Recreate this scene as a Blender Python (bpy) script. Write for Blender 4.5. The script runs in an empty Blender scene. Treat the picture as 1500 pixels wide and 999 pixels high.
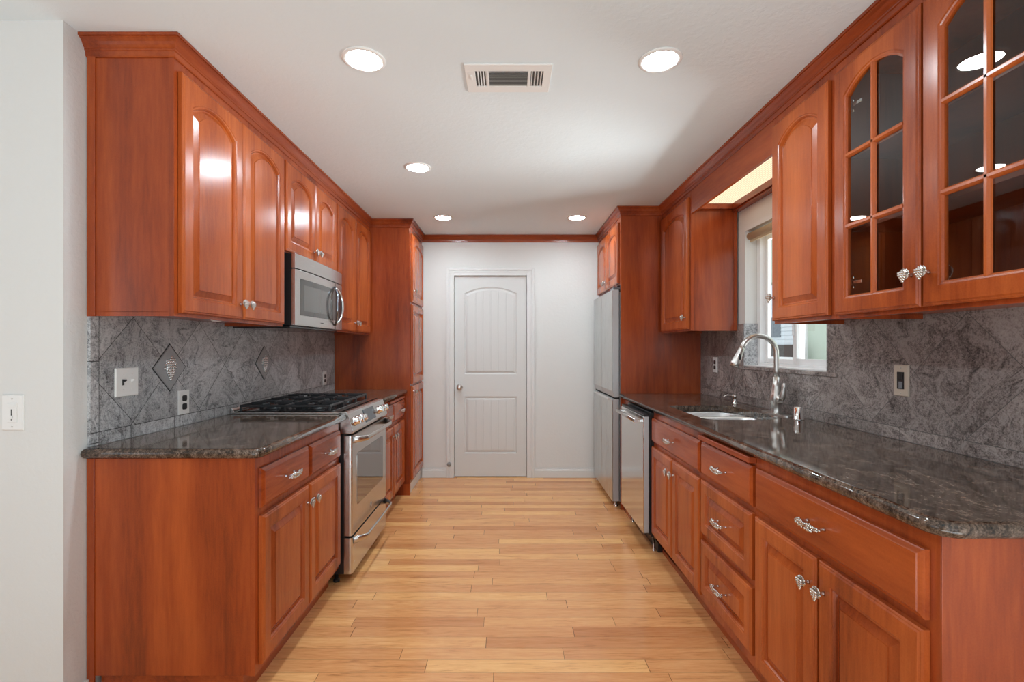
import bpy, bmesh, math, random
from mathutils import Vector, Matrix
from mathutils.geometry import tessellate_polygon
random.seed(7)
S = bpy.context.scene
C = S.collection
PI = math.pi

# ---------------------------------------------------------------- camera
F = 710.0
CAMZ = 1.307
cam_d = bpy.data.cameras.new('camera')
cam_d.sensor_width = 36.0
cam_d.lens = 36.0 * F / 1500.0
cam_d.shift_x = 6.0 / 1500.0
cam_d.shift_y = 10.5 / 1500.0
cam_d.clip_start = 0.05
cam = bpy.data.objects.new('camera', cam_d)
cam.location = (0, 0, CAMZ)
cam.rotation_euler = (PI / 2, 0, 0)
C.objects.link(cam)
S.camera = cam

# ---------------------------------------------------------------- light
CAN_STRENGTH = 175.0
SKY_STRENGTH = 1.5
REAR_WATTS = 10.0
SIDE_WATTS = 1.0
w = bpy.data.worlds.new('sky')
S.world = w
w.use_nodes = True
bg = w.node_tree.nodes['Background']
bg.inputs[0].default_value = (0.86, 0.93, 1.0, 1)
bg.inputs[1].default_value = SKY_STRENGTH


def area(name, loc, rot, sx, sy, watts, col=(1, 1, 1)):
    d = bpy.data.lights.new(name, 'AREA')
    d.shape = 'RECTANGLE'
    d.size = sx
    d.size_y = sy
    d.energy = watts
    d.color = col
    o = bpy.data.objects.new(name, d)
    o.location = loc
    o.rotation_euler = rot
    C.objects.link(o)
    return o


# fill lamps added in the unseen living room's window openings, behind the camera
area('added_rear_fill', (-0.6, -3.62, 1.35), (PI / 2, 0, 0), 3.4, 2.0, REAR_WATTS, (0.79, 0.93, 1.0))
area('added_side_fill', (-4.62, -1.0, 1.35), (PI / 2, 0, -PI / 2), 2.6, 2.0, SIDE_WATTS, (0.79, 0.93, 1.0))
# unseen floor fill added behind the camera; sunlight thrown up by the patio outside
area('added_floor_fill', (0.25, -1.0, 0.06), (PI, 0, 0), 2.5, 1.9, 66.0, (0.74, 0.92, 1.0))
area('sunlit_patio_bounce', (4.7, 3.0, 0.35), (0, math.radians(180 - 72), 0), 1.0, 3.0, 430.0, (0.95, 0.98, 1.0))

S.view_settings.view_transform = 'Standard'
S.view_settings.look = 'None'
S.view_settings.gamma = 1
S.view_settings.use_curve_mapping = False
S.view_settings.exposure = 0.12


# ---------------------------------------------------------------- materials
class NT:
    def __init__(self, name):
        self.m = bpy.data.materials.new(name)
        self.m.use_nodes = True
        self.n = self.m.node_tree.nodes
        self.l = self.m.node_tree.links
        self.b = self.n['Principled BSDF']
        self.out = self.n['Material Output']

    def node(self, t, **kw):
        nd = self.n.new(t)
        for k, v in kw.items():
            setattr(nd, k, v)
        return nd

    def put(self, sock, v):
        if hasattr(v, 'is_output'):
            self.l.new(v, sock)
        else:
            sock.default_value = v

    def math(self, op, a, b=None, c=None):
        nd = self.node('ShaderNodeMath', operation=op)
        self.put(nd.inputs[0], a)
        if b is not None:
            self.put(nd.inputs[1], b)
        if c is not None:
            self.put(nd.inputs[2], c)
        return nd.outputs[0]

    def pos(self, scale=(1, 1, 1), obj=False, off=(0, 0, 0)):
        if obj:
            src = self.node('ShaderNodeTexCoord').outputs['Object']
        else:
            src = self.node('ShaderNodeNewGeometry').outputs['Position']
        mp = self.node('ShaderNodeMapping')
        self.l.new(src, mp.inputs[0])
        mp.inputs['Scale'].default_value = scale
        mp.inputs['Location'].default_value = off
        return mp.outputs[0]

    def noise(self, vec, scale, detail=4, rough=0.55, dist=0.0):
        nd = self.node('ShaderNodeTexNoise')
        self.l.new(vec, nd.inputs['Vector'])
        nd.inputs['Scale'].default_value = scale
        nd.inputs['Detail'].default_value = detail
        nd.inputs['Roughness'].default_value = rough
        nd.inputs['Distortion'].default_value = dist
        return nd.outputs['Fac']

    def ramp(self, fac, stops, interp='LINEAR'):
        nd = self.node('ShaderNodeValToRGB')
        self.put(nd.inputs[0], fac)
        nd.color_ramp.interpolation = interp
        el = nd.color_ramp.elements
        while len(el) < len(stops):
            el.new(0.5)
        for e, (p, c) in zip(el, stops):
            e.position = p
            e.color = (*c, 1) if len(c) == 3 else c
        return nd.outputs[0]

    def mix(self, fac, a, b, mode='MIX'):
        nd = self.node('ShaderNodeMix', data_type='RGBA', blend_type=mode)
        self.put(nd.inputs[0], fac)
        for s, v in ((nd.inputs[6], a), (nd.inputs[7], b)):
            if not hasattr(v, 'is_output') and len(v) == 3:
                v = (*v, 1)
            self.put(s, v)
        return nd.outputs[2]

    def bump(self, h, strength, dist=0.002, normal=None):
        nd = self.node('ShaderNodeBump')
        nd.inputs['Strength'].default_value = strength
        nd.inputs['Distance'].default_value = dist
        self.l.new(h, nd.inputs['Height'])
        self.l.new(nd.outputs[0], self.b.inputs['Normal'])
        return nd

    def base(self, col, rough=0.5, metal=0.0, coat=0.0, spec=None):
        if not hasattr(col, 'is_output') and len(col) == 3:
            col = (*col, 1)
        self.put(self.b.inputs['Base Color'], col)
        self.put(self.b.inputs['Roughness'], rough)
        self.b.inputs['Metallic'].default_value = metal
        self.b.inputs['Coat Weight'].default_value = coat
        self.b.inputs['Coat Roughness'].default_value = 0.08
        if spec is not None:
            self.b.inputs['Specular IOR Level'].default_value = spec
        return self.m


def plain(name, col, rough=0.5, metal=0.0, coat=0.0, spec=None):
    return NT(name).base(col, rough, metal, coat, spec)


def emit(name, col, strength):
    t = NT(name)
    e = t.node('ShaderNodeEmission')
    e.inputs[0].default_value = (*col, 1)
    e.inputs[1].default_value = strength
    t.l.new(e.outputs[0], t.out.inputs[0])
    return t.m


def make_wood(name, tone=1.0, axis='z', rough=0.23, gold=False):
    t = NT(name)
    sc = {'z': (1, 1, 0.10), 'y': (1, 0.10, 1), 'x': (0.10, 1, 1)}[axis]
    p = t.pos(sc)
    info = t.node('ShaderNodeObjectInfo').outputs['Random']
    add = t.node('ShaderNodeVectorMath', operation='ADD')
    t.l.new(p, add.inputs[0])
    cmb = t.node('ShaderNodeCombineXYZ')
    t.l.new(t.math('MULTIPLY', info, 7.0), cmb.inputs[0])
    t.l.new(cmb.outputs[0], add.inputs[1])
    q = add.outputs[0]
    blot = t.noise(q, 4.5, 3, 0.6, 0.4)
    fine = t.noise(q, 70, 5, 0.6, 0.2)
    speck = t.noise(t.pos(), 260, 2, 0.5)
    f = t.math('MULTIPLY_ADD', fine, 0.30, t.math('MULTIPLY', blot, 0.8))
    f = t.math('MULTIPLY_ADD', speck, 0.12, f)
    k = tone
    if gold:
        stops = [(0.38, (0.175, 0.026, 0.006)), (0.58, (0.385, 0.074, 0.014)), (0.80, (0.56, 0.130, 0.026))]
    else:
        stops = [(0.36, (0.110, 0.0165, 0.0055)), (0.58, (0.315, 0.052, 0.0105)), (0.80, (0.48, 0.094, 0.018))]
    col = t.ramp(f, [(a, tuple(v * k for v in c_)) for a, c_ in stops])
    t.base(col, rough, 0, 0.0, 0.5)
    return t.m


WOOD = make_wood('cherry_wood')
WOODD = make_wood('cherry_door_wood', gold=True)
WOODH = make_wood('cherry_wood_horizontal', 0.95, 'y')
WOODX = make_wood('cherry_wood_crosswise', 0.92, 'x')
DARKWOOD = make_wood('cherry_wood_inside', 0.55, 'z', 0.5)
BOARD = make_wood('board_wood', 1.15, 'y', 0.4)


def make_granite(name, polished, brown, diamonds=None, border=None):
    t = NT(name)
    p = t.pos()
    p2 = t.pos((1, 0.55, 1), off=(0.3, 0.1, 0))
    warp = t.noise(p2, 2.2, 3, 0.6, 1.2)
    vecm = t.node('ShaderNodeVectorMath', operation='ADD')
    cw = t.node('ShaderNodeCombineXYZ')
    for i in range(3):
        t.l.new(t.math('MULTIPLY', warp, (0.5, 0.9, 1.1)[i]), cw.inputs[i])
    t.l.new(p, vecm.inputs[0])
    src = vecm.outputs[0]
    if diamonds:
        # every tile is a cut of its own: shift the stone pattern per tile
        y0, z0, st = diamonds
        sx = t.node('ShaderNodeSeparateXYZ')
        t.l.new(p, sx.inputs[0])
        Y, Z = sx.outputs[1], sx.outputs[2]
        dy = t.math('SUBTRACT', Y, y0)
        dz = t.math('SUBTRACT', Z, z0)
        a = t.math('DIVIDE', t.math('ADD', dy, dz), st)
        b = t.math('DIVIDE', t.math('SUBTRACT', dy, dz), st)
        zb, yb = border
        inb = t.math('LESS_THAN', Z, zb)
        if yb is not None:
            inv = t.math('LESS_THAN', Y, yb)
        else:
            inv = t.math('LESS_THAN', Y, -10.0)
        anyb = t.math('MAXIMUM', inb, inv)

        def line(v, w):
            fr = t.math('FRACT', v)
            d = t.math('MINIMUM', fr, t.math('SUBTRACT', 1.0, fr))
            return t.math('LESS_THAN', d, w)
        g = t.math('MAXIMUM', line(a, 0.0040), line(b, 0.0040))
        g = t.math('MULTIPLY', g, t.math('SUBTRACT', 1.0, anyb))
        gb = t.math('LESS_THAN', t.math('ABSOLUTE', t.math('SUBTRACT', Z, zb)), 0.0013)
        g = t.math('MAXIMUM', g, gb)
        if yb is not None:
            gv = t.math('LESS_THAN', t.math('ABSOLUTE', t.math('SUBTRACT', Y, yb)), 0.0013)
            g = t.math('MAXIMUM', g, gv)
            jv = t.math('MULTIPLY', inv, line(t.math('DIVIDE', t.math('SUBTRACT', Z, 1.258), 0.305), 0.005))
            g = t.math('MAXIMUM', g, jv)
        jh = t.math('MULTIPLY', inb, line(t.math('DIVIDE', t.math('SUBTRACT', Y, 1.93), 0.305), 0.005))
        g = t.math('MAXIMUM', g, jh)
        wn = t.node('ShaderNodeTexWhiteNoise', noise_dimensions='3D')
        cc = t.node('ShaderNodeCombineXYZ')
        t.l.new(t.math('FLOOR', a), cc.inputs[0])
        t.l.new(t.math('FLOOR', b), cc.inputs[1])
        t.l.new(t.math('MULTIPLY', anyb, 9.0), cc.inputs[2])
        t.l.new(cc.outputs[0], wn.inputs['Vector'])
        sca = t.node('ShaderNodeVectorMath', operation='MULTIPLY_ADD')
        t.l.new(wn.outputs['Color'], sca.inputs[0])
        sca.inputs[1].default_value = (2.0, 2.0, 2.0)
        t.l.new(p, sca.inputs[2])
        t.l.new(sca.outputs[0], vecm.inputs[0])
        tilev = wn.outputs['Value']
    t.l.new(cw.outputs[0], vecm.inputs[1])
    mp = t.node('ShaderNodeMapping')
    t.l.new(src, mp.inputs[0])
    mp.inputs['Rotation'].default_value = (0.7, 0.2, 0.5)
    mp.inputs['Scale'].default_value = (1.0, 1.0, 0.28)
    streak = t.noise(mp.outputs[0], 11, 5, 0.62, 0.9)
    streak2 = t.noise(mp.outputs[0], 42, 4, 0.6, 0.5)
    grain = t.noise(p, 190, 3, 0.75)
    grain2 = t.noise(p, 75, 3, 0.7)
    f = t.math('MULTIPLY', streak, 0.30)
    f = t.math('MULTIPLY_ADD', streak2, 0.20, f)
    f = t.math('MULTIPLY_ADD', grain, 0.34, f)
    f = t.math('MULTIPLY_ADD', grain2, 0.20, f)
    if polished:
        c = t.ramp(f, [(0.41, (0.008, 0.005, 0.0035)), (0.49, (0.052, 0.033, 0.023)), (0.56, (0.14, 0.092, 0.066)),
                       (0.68, (0.36, 0.27, 0.21))])
        t.base(c, 0.07, 0, 0, 0.5)
    else:
        if brown:
            c = t.ramp(f, [(0.41, (0.03, 0.025, 0.023)), (0.48, (0.18, 0.150, 0.140)), (0.55, (0.38, 0.33, 0.31)),
                           (0.68, (0.50, 0.45, 0.42))])
        else:
            c = t.ramp(f, [(0.41, (0.07, 0.07, 0.073)), (0.48, (0.31, 0.31, 0.32)), (0.55, (0.54, 0.54, 0.55)),
                           (0.68, (0.68, 0.68, 0.68))])
        if diamonds:
            tv = t.math('MULTIPLY_ADD', tilev, 0.35, 0.80)
            cm = t.node('ShaderNodeVectorMath', operation='SCALE')
            t.l.new(c, cm.inputs[0])
            t.l.new(tv, cm.inputs['Scale'])
            c = t.mix(g, cm.outputs[0], (0.02, 0.02, 0.02) if not brown else (0.12, 0.115, 0.11))
            t.bump(t.math('SUBTRACT', 1.0, g), 0.5, 0.001)
        t.base(c, 0.33, 0, 0, 0.5)
    return t.m


ZB = 0.992
GRAN_TOP = make_granite('polished_granite', True, True)
GRAN_L = make_granite('grey_granite_tiles', False, False, (2.203, 1.219, 0.4265), (ZB, 1.823))
# right wall: joints at Y-z = .645 and Y+z = 3.075 (mod .427)
GRAN_R = make_granite('brown_granite_tiles', False, True, (1.860, 1.215, 0.4275), (ZB, None))
GRAN_PLAIN = make_granite('grey_granite', False, True)
GRAN_SILL = make_granite('grey_granite_reveal', False, False)


def make_paint(name, col, scale, strength, rough=0.6):
    t = NT(name)
    n = t.noise(t.pos((1, 1, 1)), scale, 4, 0.6, 0.3)
    h = t.ramp(n, [(0.42, (0, 0, 0)), (0.62, (1, 1, 1))])
    t.bump(h, strength, 0.003)
    return t.base(col, rough, 0, 0, 0.3)


WALLP = make_paint('wall_paint', (0.76, 0.755, 0.735), 38, 0.10)
WALLTEX = make_paint('textured_wall_paint', (0.74, 0.735, 0.72), 45, 0.22)
CEILP = make_paint('ceiling_paint', (0.79, 0.865, 0.90), 30, 0.14)
TRIMP = plain('white_trim_paint', (0.76, 0.755, 0.74), 0.35)
DOORP = plain('white_door_paint', (0.70, 0.70, 0.685), 0.4)
WHITE = plain('white_plastic', (0.85, 0.84, 0.82), 0.35)
VINYL = plain('white_vinyl', (0.86, 0.86, 0.86), 0.3)
IVORY = plain('ivory_plastic', (0.62, 0.52, 0.42), 0.35)
BLACK = plain('black_plastic', (0.012, 0.012, 0.013), 0.35)
IRON = plain('cast_iron', (0.018, 0.018, 0.02), 0.42)
ENAMEL = plain('black_enamel', (0.01, 0.01, 0.011), 0.12)
CHROME = plain('chrome', (0.82, 0.82, 0.82), 0.07, 1.0)
BRUSHED = plain('brushed_nickel', (0.66, 0.64, 0.61), 0.30, 1.0)
PEWTER = plain('pewter', (0.66, 0.62, 0.57), 0.22, 1.0)
DARKGAP = plain('dark_gap', (0.01, 0.01, 0.01), 0.8)
GRILLE = plain('duct_shadow', (0.10, 0.095, 0.09), 0.8)
BLIND = plain('beige_blind_fabric', (0.55, 0.42, 0.26), 0.7)


def make_steel(name, col, rough, axis='z'):
    t = NT(name)
    sc = {'z': (1, 1, 0.01), 'y': (1, 0.01, 1), 'x': (0.01, 1, 1)}[axis]
    n = t.noise(t.pos(sc), 500, 2, 0.5)
    r = t.math('MULTIPLY_ADD', n, 0.06, rough - 0.03)
    return t.base(col, r, 1.0)


STEEL = make_steel('stainless_steel', (0.60, 0.585, 0.57), 0.26, 'y')
STEELD = make_steel('sink_steel', (0.86, 0.86, 0.85), 0.45, 'y')
FRIDGE = make_steel('fridge_steel', (0.62, 0.63, 0.625), 0.28, 'z')
DWSTEEL = make_steel('dishwasher_steel', (0.66, 0.66, 0.66), 0.13, 'z')
SIDESTEEL = plain('painted_steel_side', (0.50, 0.51, 0.52), 0.42, 0.25)


def make_glass(name, tint=(1, 1, 1), ior=1.5, boost=1.0):
    t = NT(name)
    tr = t.node('ShaderNodeBsdfTransparent')
    tr.inputs[0].default_value = (*tint, 1)
    gl = t.node('ShaderNodeBsdfGlossy')
    gl.inputs['Roughness'].default_value = 0.0
    fr = t.node('ShaderNodeFresnel')
    fr.inputs['IOR'].default_value = ior
    mx = t.node('ShaderNodeMixShader')
    front = t.math('SUBTRACT', 1.0, t.node('ShaderNodeNewGeometry').outputs['Backfacing'])
    f = t.math('MULTIPLY', t.math('MINIMUM', t.math('MULTIPLY', fr.outputs[0], boost), 1.0), front)
    t.l.new(f, mx.inputs[0])
    t.l.new(tr.outputs[0], mx.inputs[1])
    t.l.new(gl.outputs[0], mx.inputs[2])
    t.l.new(mx.outputs[0], t.out.inputs[0])
    return t.m


GLASS = make_glass('clear_glass', (0.97, 0.98, 0.97), 1.5, 1.6)
CABGLASS = make_glass('cabinet_glass', (0.90, 0.91, 0.90), 1.5, 1.8)
OVENGLASS = plain('oven_glass', (0.03, 0.03, 0.035), 0.04, 0.0, 0.0, 1.0)
OVENGLASS.node_tree.nodes['Principled BSDF'].inputs['IOR'].default_value = 2.6
MWGLASS = plain('microwave_glass', (0.20, 0.19, 0.18), 0.12, 0.5, 0.0, 0.8)
MWDARK = plain('microwave_window_border', (0.10, 0.095, 0.09), 0.12, 0.3, 0.0, 0.8)
LED = emit('led_diffuser', (0.79, 0.93, 1.0), CAN_STRENGTH)


def make_floor():
    t = NT('oak_planks')
    p = t.pos()
    sx = t.node('ShaderNodeSeparateXYZ')
    t.l.new(p, sx.inputs[0])
    X, Y = sx.outputs[0], sx.outputs[1]
    W = 0.0805
    r = t.math('DIVIDE', t.math('SUBTRACT', Y, 1.952), W)
    row = t.math('FLOOR', r)
    w1 = t.node('ShaderNodeTexWhiteNoise', noise_dimensions='1D')
    t.l.new(row, w1.inputs['W'])
    L = t.math('MULTIPLY_ADD', w1.outputs['Value'], 0.5, 0.62)
    sxy = t.node('ShaderNodeSeparateColor')
    t.l.new(w1.outputs['Color'], sxy.inputs[0])
    c = t.math('DIVIDE', t.math('MULTIPLY_ADD', sxy.outputs[1], 3.0, t.math('ADD', X, 9.0)), L)
    col = t.math('FLOOR', c)
    cv = t.node('ShaderNodeCombineXYZ')
    t.l.new(row, cv.inputs[0])
    t.l.new(col, cv.inputs[1])
    w2 = t.node('ShaderNodeTexWhiteNoise', noise_dimensions='2D')
    t.l.new(cv.outputs[0], w2.inputs['Vector'])
    rnd = w2.outputs['Value']
    # grain, shifted per plank
    off = t.node('ShaderNodeVectorMath', operation='MULTIPLY_ADD')
    t.l.new(w2.outputs['Color'], off.inputs[0])
    off.inputs[1].default_value = (5, 5, 5)
    t.l.new(p, off.inputs[2])
    mp = t.node('ShaderNodeMapping')
    t.l.new(off.outputs[0], mp.inputs[0])
    mp.inputs['Scale'].default_value = (0.10, 1, 1)
    g1 = t.noise(mp.outputs[0], 38, 5, 0.6, 1.6)
    g2 = t.noise(mp.outputs[0], 190, 4, 0.6, 0.3)
    g3 = t.noise(mp.outputs[0], 11, 3, 0.5, 2.5)
    f = t.math('MULTIPLY_ADD', g2, 0.3, t.math('MULTIPLY', g1, 0.55))
    f = t.math('MULTIPLY_ADD', g3, 0.25, f)
    base = t.ramp(f, [(0.34, (0.46, 0.185, 0.065)), (0.50, (0.78, 0.38, 0.15)), (0.72, (0.90, 0.51, 0.23))])
    tint = t.ramp(rnd, [(0.0, (0.72, 0.56, 0.50)), (0.25, (0.90, 0.80, 0.76)), (0.6, (1.0, 0.96, 0.94)), (1.0, (1.12, 1.18, 1.12))])
    cc = t.mix(1.0, base, tint, 'MULTIPLY')
    fy = t.math('FRACT', r)
    ly = t.math('LESS_THAN', t.math('MINIMUM', fy, t.math('SUBTRACT', 1.0, fy)), 0.009)
    fx = t.math('FRACT', c)
    lx = t.math('LESS_THAN', t.math('MINIMUM', fx, t.math('SUBTRACT', 1.0, fx)), 0.0013)
    ln = t.math('MAXIMUM', t.math('MULTIPLY', ly, 0.55), lx)
    cc = t.mix(ln, cc, (0.12, 0.045, 0.015))
    t.base(cc, 0.17, 0, 0, 0.5)
    t.bump(t.math('SUBTRACT', 1.0, ln), 0.15, 0.0008)
    return t.m


FLOOR = make_floor()


def make_diffuser():
    t = NT('lit_prismatic_panel')
    p = t.pos()
    br = t.node('ShaderNodeTexBrick')
    mp = t.node('ShaderNodeMapping')
    t.l.new(p, mp.inputs[0])
    t.l.new(mp.outputs[0], br.inputs['Vector'])
    br.offset = 0
    br.inputs['Color1'].default_value = (1.0, 0.80, 0.55, 1)
    br.inputs['Color2'].default_value = (1.0, 0.82, 0.58, 1)
    br.inputs['Mortar'].default_value = (0.72, 0.52, 0.32, 1)
    br.inputs['Scale'].default_value = 1
    br.inputs['Brick Width'].default_value = 0.016
    br.inputs['Row Height'].default_value = 0.016
    br.inputs['Mortar Size'].default_value = 0.0022
    e = t.node('ShaderNodeEmission')
    t.l.new(br.outputs[0], e.inputs[0])
    e.inputs[1].default_value = 1.25
    t.l.new(e.outputs[0], t.out.inputs[0])
    return t.m


DIFFUSER = make_diffuser()


# ---------------------------------------------------------------- mesh helpers
class MB:
    """collects geometry and links it as one mesh object"""
    def __init__(self):
        self.bm = bmesh.new()

    def box(self, x0, x1, y0, y1, z0, z1, bev=0.0, seg=1):
        t = bmesh.new()
        vs = [t.verts.new((x, y, z)) for x in (x0, x1) for y in (y0, y1) for z in (z0, z1)]
        for f in ((0, 1, 3, 2), (4, 6, 7, 5), (0, 4, 5, 1), (2, 3, 7, 6), (0, 2, 6, 4), (1, 5, 7, 3)):
            t.faces.new([vs[i] for i in f])
        bmesh.ops.recalc_face_normals(t, faces=t.faces)
        if bev > 0:
            bmesh.ops.bevel(t, geom=list(t.edges), offset=bev, segments=seg, affect='EDGES', profile=0.5)
        self.merge(t)
        return self

    def merge(self, t, mat=None):
        if mat is not None:
            bmesh.ops.transform(t, matrix=mat, verts=t.verts)
        me = bpy.data.meshes.new('tmp')
        t.to_mesh(me)
        t.free()
        self.bm.from_mesh(me)
        bpy.data.meshes.remove(me)
        return self

    def lathe(self, prof, center=(0, 0, 0), axis='z', n=24, smooth=True, cap=True):
        """prof: list of (r, h) along axis"""
        t = bmesh.new()
        rings = []
        for r, h in prof:
            rings.append([t.verts.new((r * math.cos(2 * PI * i / n), r * math.sin(2 * PI * i / n), h)) for i in range(n)])
        for a, b in zip(rings, rings[1:]):
            for i in range(n):
                f = t.faces.new((a[i], a[(i + 1) % n], b[(i + 1) % n], b[i]))
                f.smooth = smooth
        if cap:
            t.faces.new(rings[0][::-1])
            t.faces.new(rings[-1])
        bmesh.ops.recalc_face_normals(t, faces=t.faces)
        M = Matrix.Translation(center)
        if axis == 'x':
            M = M @ Matrix.Rotation(PI / 2, 4, 'Y')
        elif axis == '-x':
            M = M @ Matrix.Rotation(-PI / 2, 4, 'Y')
        elif axis == 'y':
            M = M @ Matrix.Rotation(-PI / 2, 4, 'X')
        elif axis == '-y':
            M = M @ Matrix.Rotation(PI / 2, 4, 'X')
        elif axis == '-z':
            M = M @ Matrix.Rotation(PI, 4, 'X')
        return self.merge(t, M)

    def tube(self, pts, r, n=12, flat=1.0):
        """round tube along pts, r a number or list"""
        t = bmesh.new()
        pts = [Vector(p) for p in pts]
        if not isinstance(r, (list, tuple)):
            r = [r] * len(pts)
        rings = []
        up = None
        for i, p in enumerate(pts):
            d = (pts[min(i + 1, len(pts) - 1)] - pts[max(i - 1, 0)]).normalized()
            if up is None:
                up = Vector((0, 0, 1)) if abs(d.z) < 0.9 else Vector((1, 0, 0))
            s = d.cross(up).normalized()
            up = s.cross(d).normalized()
            rings.append([t.verts.new(p + (s * math.cos(2 * PI * k / n) + up * math.sin(2 * PI * k / n) * flat) * r[i])
                          for k in range(n)])
        for a, b in zip(rings, rings[1:]):
            for i in range(n):
                f = t.faces.new((a[i], a[(i + 1) % n], b[(i + 1) % n], b[i]))
                f.smooth = True
        t.faces.new(rings[0][::-1])
        t.faces.new(rings[-1])
        bmesh.ops.recalc_face_normals(t, faces=t.faces)
        return self.merge(t)

    def ball(self, c, r, sub=1, scale=(1, 1, 1)):
        t = bmesh.new()
        bmesh.ops.create_icosphere(t, subdivisions=sub, radius=r)
        for f in t.faces:
            f.smooth = True
        return self.merge(t, Matrix.Translation(c) @ Matrix.Diagonal((*scale, 1)))

    def prism(self, poly, axis, a, b, bev=0.0):
        """poly 2D points extruded along axis from a to b. axis x: pts are (y,z); y: (x,z); z: (x,y)"""
        t = bmesh.new()

        def mk(p, h):
            return {'x': (h, p[0], p[1]), 'y': (p[0], h, p[1]), 'z': (p[0], p[1], h)}[axis]
        A = [t.verts.new(mk(p, a)) for p in poly]
        B = [t.verts.new(mk(p, b)) for p in poly]
        n = len(poly)
        for i in range(n):
            t.faces.new((A[i], A[(i + 1) % n], B[(i + 1) % n], B[i]))
        t.faces.new(A[::-1])
        t.faces.new(B)
        bmesh.ops.recalc_face_normals(t, faces=t.faces)
        if bev:
            bmesh.ops.bevel(t, geom=list(t.edges), offset=bev, segments=2, affect='EDGES', profile=0.5)
        return self.merge(t)

    def loft(self, rings, cap0=True, cap1=True, smooth=False):
        t = bmesh.new()
        R = [[t.verts.new(p) for p in ring] for ring in rings]
        n = len(R[0])
        for a, b in zip(R, R[1:]):
            for i in range(n):
                f = t.faces.new((a[i], a[(i + 1) % n], b[(i + 1) % n], b[i]))
                f.smooth = smooth
        if cap0:
            t.faces.new(R[0][::-1])
        if cap1:
            t.faces.new(R[-1])
        bmesh.ops.recalc_face_normals(t, faces=t.faces)
        return self.merge(t)

    def build(self, name, mat, parent=None, loc=None, rotz=0.0, label=None):
        me = bpy.data.meshes.new(name)
        self.bm.to_mesh(me)
        self.bm.free()
        me.materials.append(mat)
        o = bpy.data.objects.new(name, me)
        C.objects.link(o)
        if parent is not None:
            o.parent = parent
        if loc is not None:
            o.location = loc
        o.rotation_euler[2] = rotz
        if label:
            o['label'] = label
        return o


def thing(name, label, cat, loc=(0, 0, 0), rotz=0, group=None):
    o = bpy.data.objects.new(name, None)
    C.objects.link(o)
    o.location = loc
    o.rotation_euler = (0, 0, rotz)
    o.empty_display_size = 0.1
    o['label'] = label
    o['category'] = cat
    if group:
        o['group'] = group
    return o


def tag(o, label, cat, group=None):
    o['label'] = label
    o['category'] = cat
    if group:
        o['group'] = group
    return o


def struct(o):
    o['kind'] = 'structure'
    return o


def share(mesh_obj, name, parent, loc, rot=(0, 0, 0)):
    """a copy of a part, sharing its mesh"""
    c = mesh_obj.copy()
    C.objects.link(c)
    c.parent = parent
    c.location = loc
    c.rotation_euler = rot
    return c


def offset_poly(pts, d):
    """move a CCW polygon inward by d (mitred)"""
    n = len(pts)
    out = []
    for i in range(n):
        p0, p1, p2 = Vector(pts[i - 1]), Vector(pts[i]), Vector(pts[(i + 1) % n])
        a = (p1 - p0).normalized()
        b = (p2 - p1).normalized()
        n1 = Vector((-a.y, a.x))
        n2 = Vector((-b.y, b.x))
        m = (n1 + n2)
        m = m / max(m.length_squared, 1e-9) * 2
        out.append((p1.x + m.x * d, p1.y + m.y * d))
    return out


def rounded_poly(corners):
    """corners: (x, y, radius, segments) CCW"""
    pts = []
    n = len(corners)
    for i in range(n):
        x, y, r, s = corners[i]
        if r <= 0:
            pts.append((x, y))
            continue
        p = Vector((x, y))
        a = (Vector(corners[i - 1][:2]) - p).normalized()
        b = (Vector(corners[(i + 1) % n][:2]) - p).normalized()
        half = math.acos(max(-1, min(1, a.dot(b)))) / 2
        tl = r / math.tan(half)
        c = p + (a + b).normalized() * (r / math.sin(half))
        s0 = p + a * tl - c
        s1 = p + b * tl - c
        a0 = math.atan2(s0.y, s0.x)
        a1 = math.atan2(s1.y, s1.x)
        da = (a1 - a0 + PI) % (2 * PI) - PI
        for k in range(s + 1):
            ang = a0 + da * k / s
            pts.append((c.x + r * math.cos(ang), c.y + r * math.sin(ang)))
    return pts


def slab(outer, hole, z0, z1, r=0.018, segs=6):
    """a stone slab with a bullnose edge and an optional cut-out"""
    mb = MB()
    t = mb.bm
    h = z1 - z0
    rings = []
    for k in range(segs + 1):
        ang = -PI / 2 + PI * k / segs
        off = r * (1 - math.cos(ang))
        z = (z0 + z1) / 2 + math.sin(ang) * h / 2
        ring = offset_poly(outer, off)
        rings.append([t.verts.new((x, y, z)) for x, y in ring])
    n = len(outer)
    for a, b in zip(rings, rings[1:]):
        for i in range(n):
            f = t.faces.new((a[i], a[(i + 1) % n], b[(i + 1) % n], b[i]))
            f.smooth = True
    hb = ht = None
    if hole:
        hb = [t.verts.new((x, y, z0)) for x, y in hole]
        ht = [t.verts.new((x, y, z1)) for x, y in hole]
        m = len(hole)
        for i in range(m):
            t.faces.new((hb[i], ht[i], ht[(i + 1) % m], hb[(i + 1) % m]))
    for ring, hr, flip in ((rings[-1], ht, False), (rings[0], hb, True)):
        loops = [[v.co.copy() for v in ring]]
        allv = list(ring)
        if hr:
            loops.append([v.co.copy() for v in hr[::-1]])
            allv += hr[::-1]
        for tri in tessellate_polygon(loops):
            vs = [allv[i] for i in tri]
            try:
                t.faces.new(vs)
            except ValueError:
                pass
    bmesh.ops.recalc_face_normals(t, faces=t.faces)
    return mb


# ---------------------------------------------------------------- cabinet parts (local: x = width, front towards -y, z up)
NA = 14


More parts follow.
